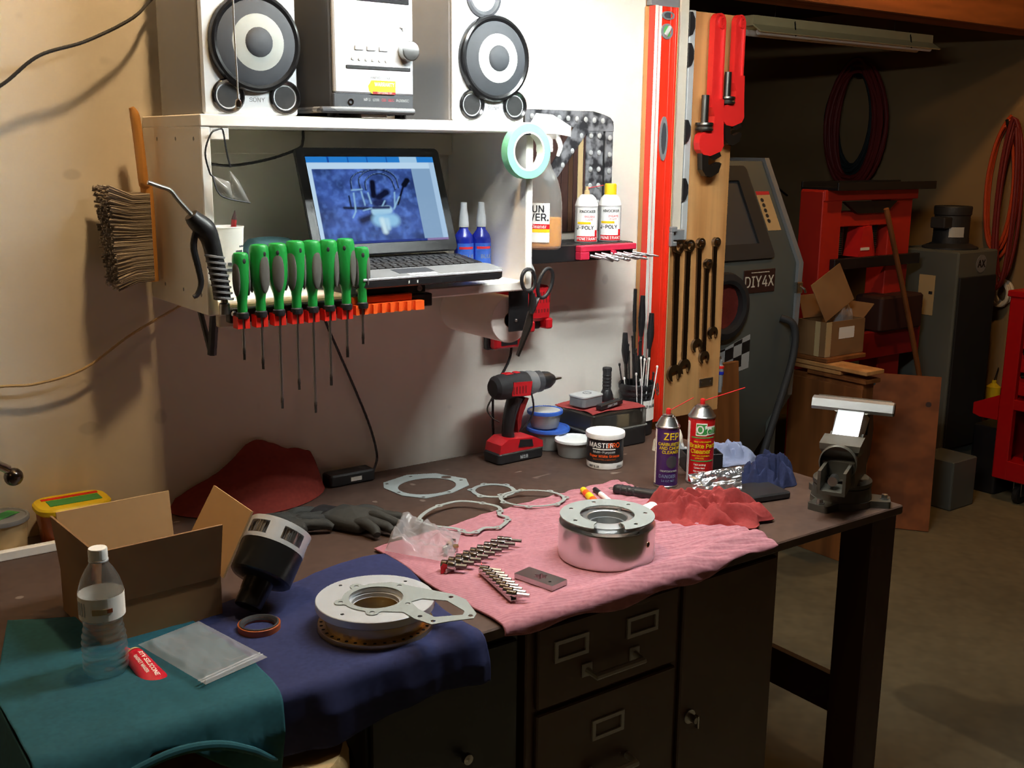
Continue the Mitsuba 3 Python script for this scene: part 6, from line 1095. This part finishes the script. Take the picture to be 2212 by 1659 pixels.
coil('air_hose', 'coiled dark green hose hanging on the far wall, at the back of the pair', 'hose', 1.73, 1.87, .185, .31, 9, .0115, 'm_hosedark', 5.498, 3); coil('air_hose', 'coiled dark red hose hanging on the far wall over the shop press', 'hose', 1.665, 1.83, .195, .345, 12, .0115, 'm_hosered', 5.425, 5)
ONE('hose_hook', TB([(5.498, 1.69, 2.10), (5.40, 1.69, 2.10), (5.36, 1.69, 2.15)], .010, 8, 12), 'm_dksteel', 'steel hook that carries the coiled hoses', 'hook')
coil('extension_cord', 'orange extension cord looped on the wall at the right frame edge', 'cord', .775, 1.50, .10, .34, 4, .0085, 'm_orangehose', 5.498, 8); coil('jumper_cable', 'dark red cable loops hanging beside the orange cord on the wall', 'cable', .69, 1.42, .055, .42, 3, .009, 'm_hosered', 5.42, 9)
ONE('cord_hook', TB([(5.498, .74, 1.80), (5.42, .74, 1.80), (5.39, .74, 1.84)], .008, 8, 12), 'm_dksteel', 'steel hook that carries the orange cord', 'hook')
coil('rope_coil', 'coil of pale striped rope hanging behind the red tool cart', 'rope', .715, .955, .045, .065, 5, .010, 'm_offwhite', 5.498, 10); ONE('rope_hook', TB([(5.498, .715, 1.0), (5.42, .715, 1.0), (5.40, .715, 1.03)], .006, 8, 10), 'm_dksteel', 'steel hook that carries the pale rope', 'hook')

tc_ = Obj('tool_cart', 'red steel tool cart with drawers and an open lower shelf at the right frame edge', 'tool cart')
X0 = 4.95
tc_.p('side_wall', BX(X0, 5.40, .345, .375, .12, 1.01, .003), 'm_chestred'); tc_.p('side_wall', BX(X0, 5.40, -.36, -.33, .12, 1.01, .003), 'm_chestred'); tc_.p('front_post', BX(X0 - .004, X0 + .03, .300, .372, .12, 1.01, .003), 'm_chestred')
tc_.p('lid', BX(X0 - .012, 5.41, -.365, .385, 1.01, 1.04, .004), 'm_chestred'); tc_.p('middle_shelf', BX(X0 + .0, 5.40, -.33, .345, .47, .52, .003), 'm_chestred'); tc_.p('bottom_shelf', BX(X0 - .003, 5.40, -.33, .345, .12, .215, .003), 'm_chestred'); tc_.p('back_panel', BX(5.38, 5.40, -.33, .345, .215, 1.01), 'm_dkred')
tc_.p('side_handle', HULL([(x, y, z) for x in (X0 - .002, X0 + .03) for y, z in ((.375, .405), (.375, .53), (.505, .470), (.505, .415), (.47, .405))]), 'm_chestred')
for k in range(4): 
    z0 = .545 + .112 * k; d = tc_.p('drawer', BX(X0 + .002, 5.36, -.325, .290, z0, z0 + .092, .003), 'm_chestred'); tc_.p('pull', BX(X0 - .008, X0 + .004, -.31, .28, z0 + .086, z0 + .098, .002), 'm_black', under=d)
for y in (.26, -.28):
    for x in (X0 + .06, 5.33):
        q = tc_.p('caster', X(CY(.045, .03, (0, 0, -.015), 28, .006), T(x, y, .045) @ RX(90)), 'm_black'); tc_.p('caster_fork', [BX(x - .02, x + .02, y - .022, y - .017, .04, .12, .001), BX(x - .02, x + .02, y + .017, y + .022, .04, .12, .001), BX(x - .025, x + .025, y - .025, y + .025, .108, .12, .001)], 'm_steel', under=q)
tb3 = Obj('black_toolbox', 'black toolbox on the lower shelf of the red tool cart', 'toolbox'); tb3.p('body', RBX(.34, .44, .20, .02, (5.17, .04, .315), 4, .006), 'm_black'); tb3.p('handle', TB([(5.02, .22, .415), (5.02, .22, .45), (5.02, -.05, .45), (5.02, -.05, .415)], .012, 8), 'm_black')
ONE('black_bin', RBX(.25, .15, .34, .02, (5.16, .475, .17), 4, .006), 'm_black', 'black bin on the floor between dust collector and red tool cart', 'bin')
yl = Obj('yellow_bottle', 'yellow bottle hanging low on the wall behind the red tool cart', 'bottle', M=T(5.46, .70, .37)); yl.p('body', LA([(0, 0), (.035, 0), (.036, .08), (.012, .10), (.011, .115), (0, .115)], 24), 'm_yellow'); yl.p('hang_cord', TB([(0, 0, .115), (.03, 0, .18)], .003, 6), 'm_black')
fx = Obj('unlit_tube_light', 'unlit yellowed tube light fixture hanging in the bay', 'light fixture')
fx.p('housing', X(PR(Polygon([(-.075, -.03), (-.03, .0), (-.03, .035), (.03, .035), (.03, .0), (.075, -.03), (.07, -.034), (.028, -.006), (-.028, -.006), (-.07, -.034)]), 1.26), T(3.555, .85, 2.185) @ RY(90) @ RZ(90)), 'm_lampshade')
for y in (-.035, .035): fx.p('tube', X(CY(.013, 1.20, n=14), T(3.585, .85 + y, 2.156) @ RY(90)), 'm_paper')
for x in (3.72, 4.55): fx.p('wire_hanger', TB([(x, .85, 2.218), (x + .02, .86, 2.46)], .002, 6), 'm_steel')
for x in (3.80, 4.62): fx.p('clip', TB([(x, .80, 2.15), (x + .01, .815, 2.20), (x + .02, .83, 2.225)], .003, 6), 'm_black')
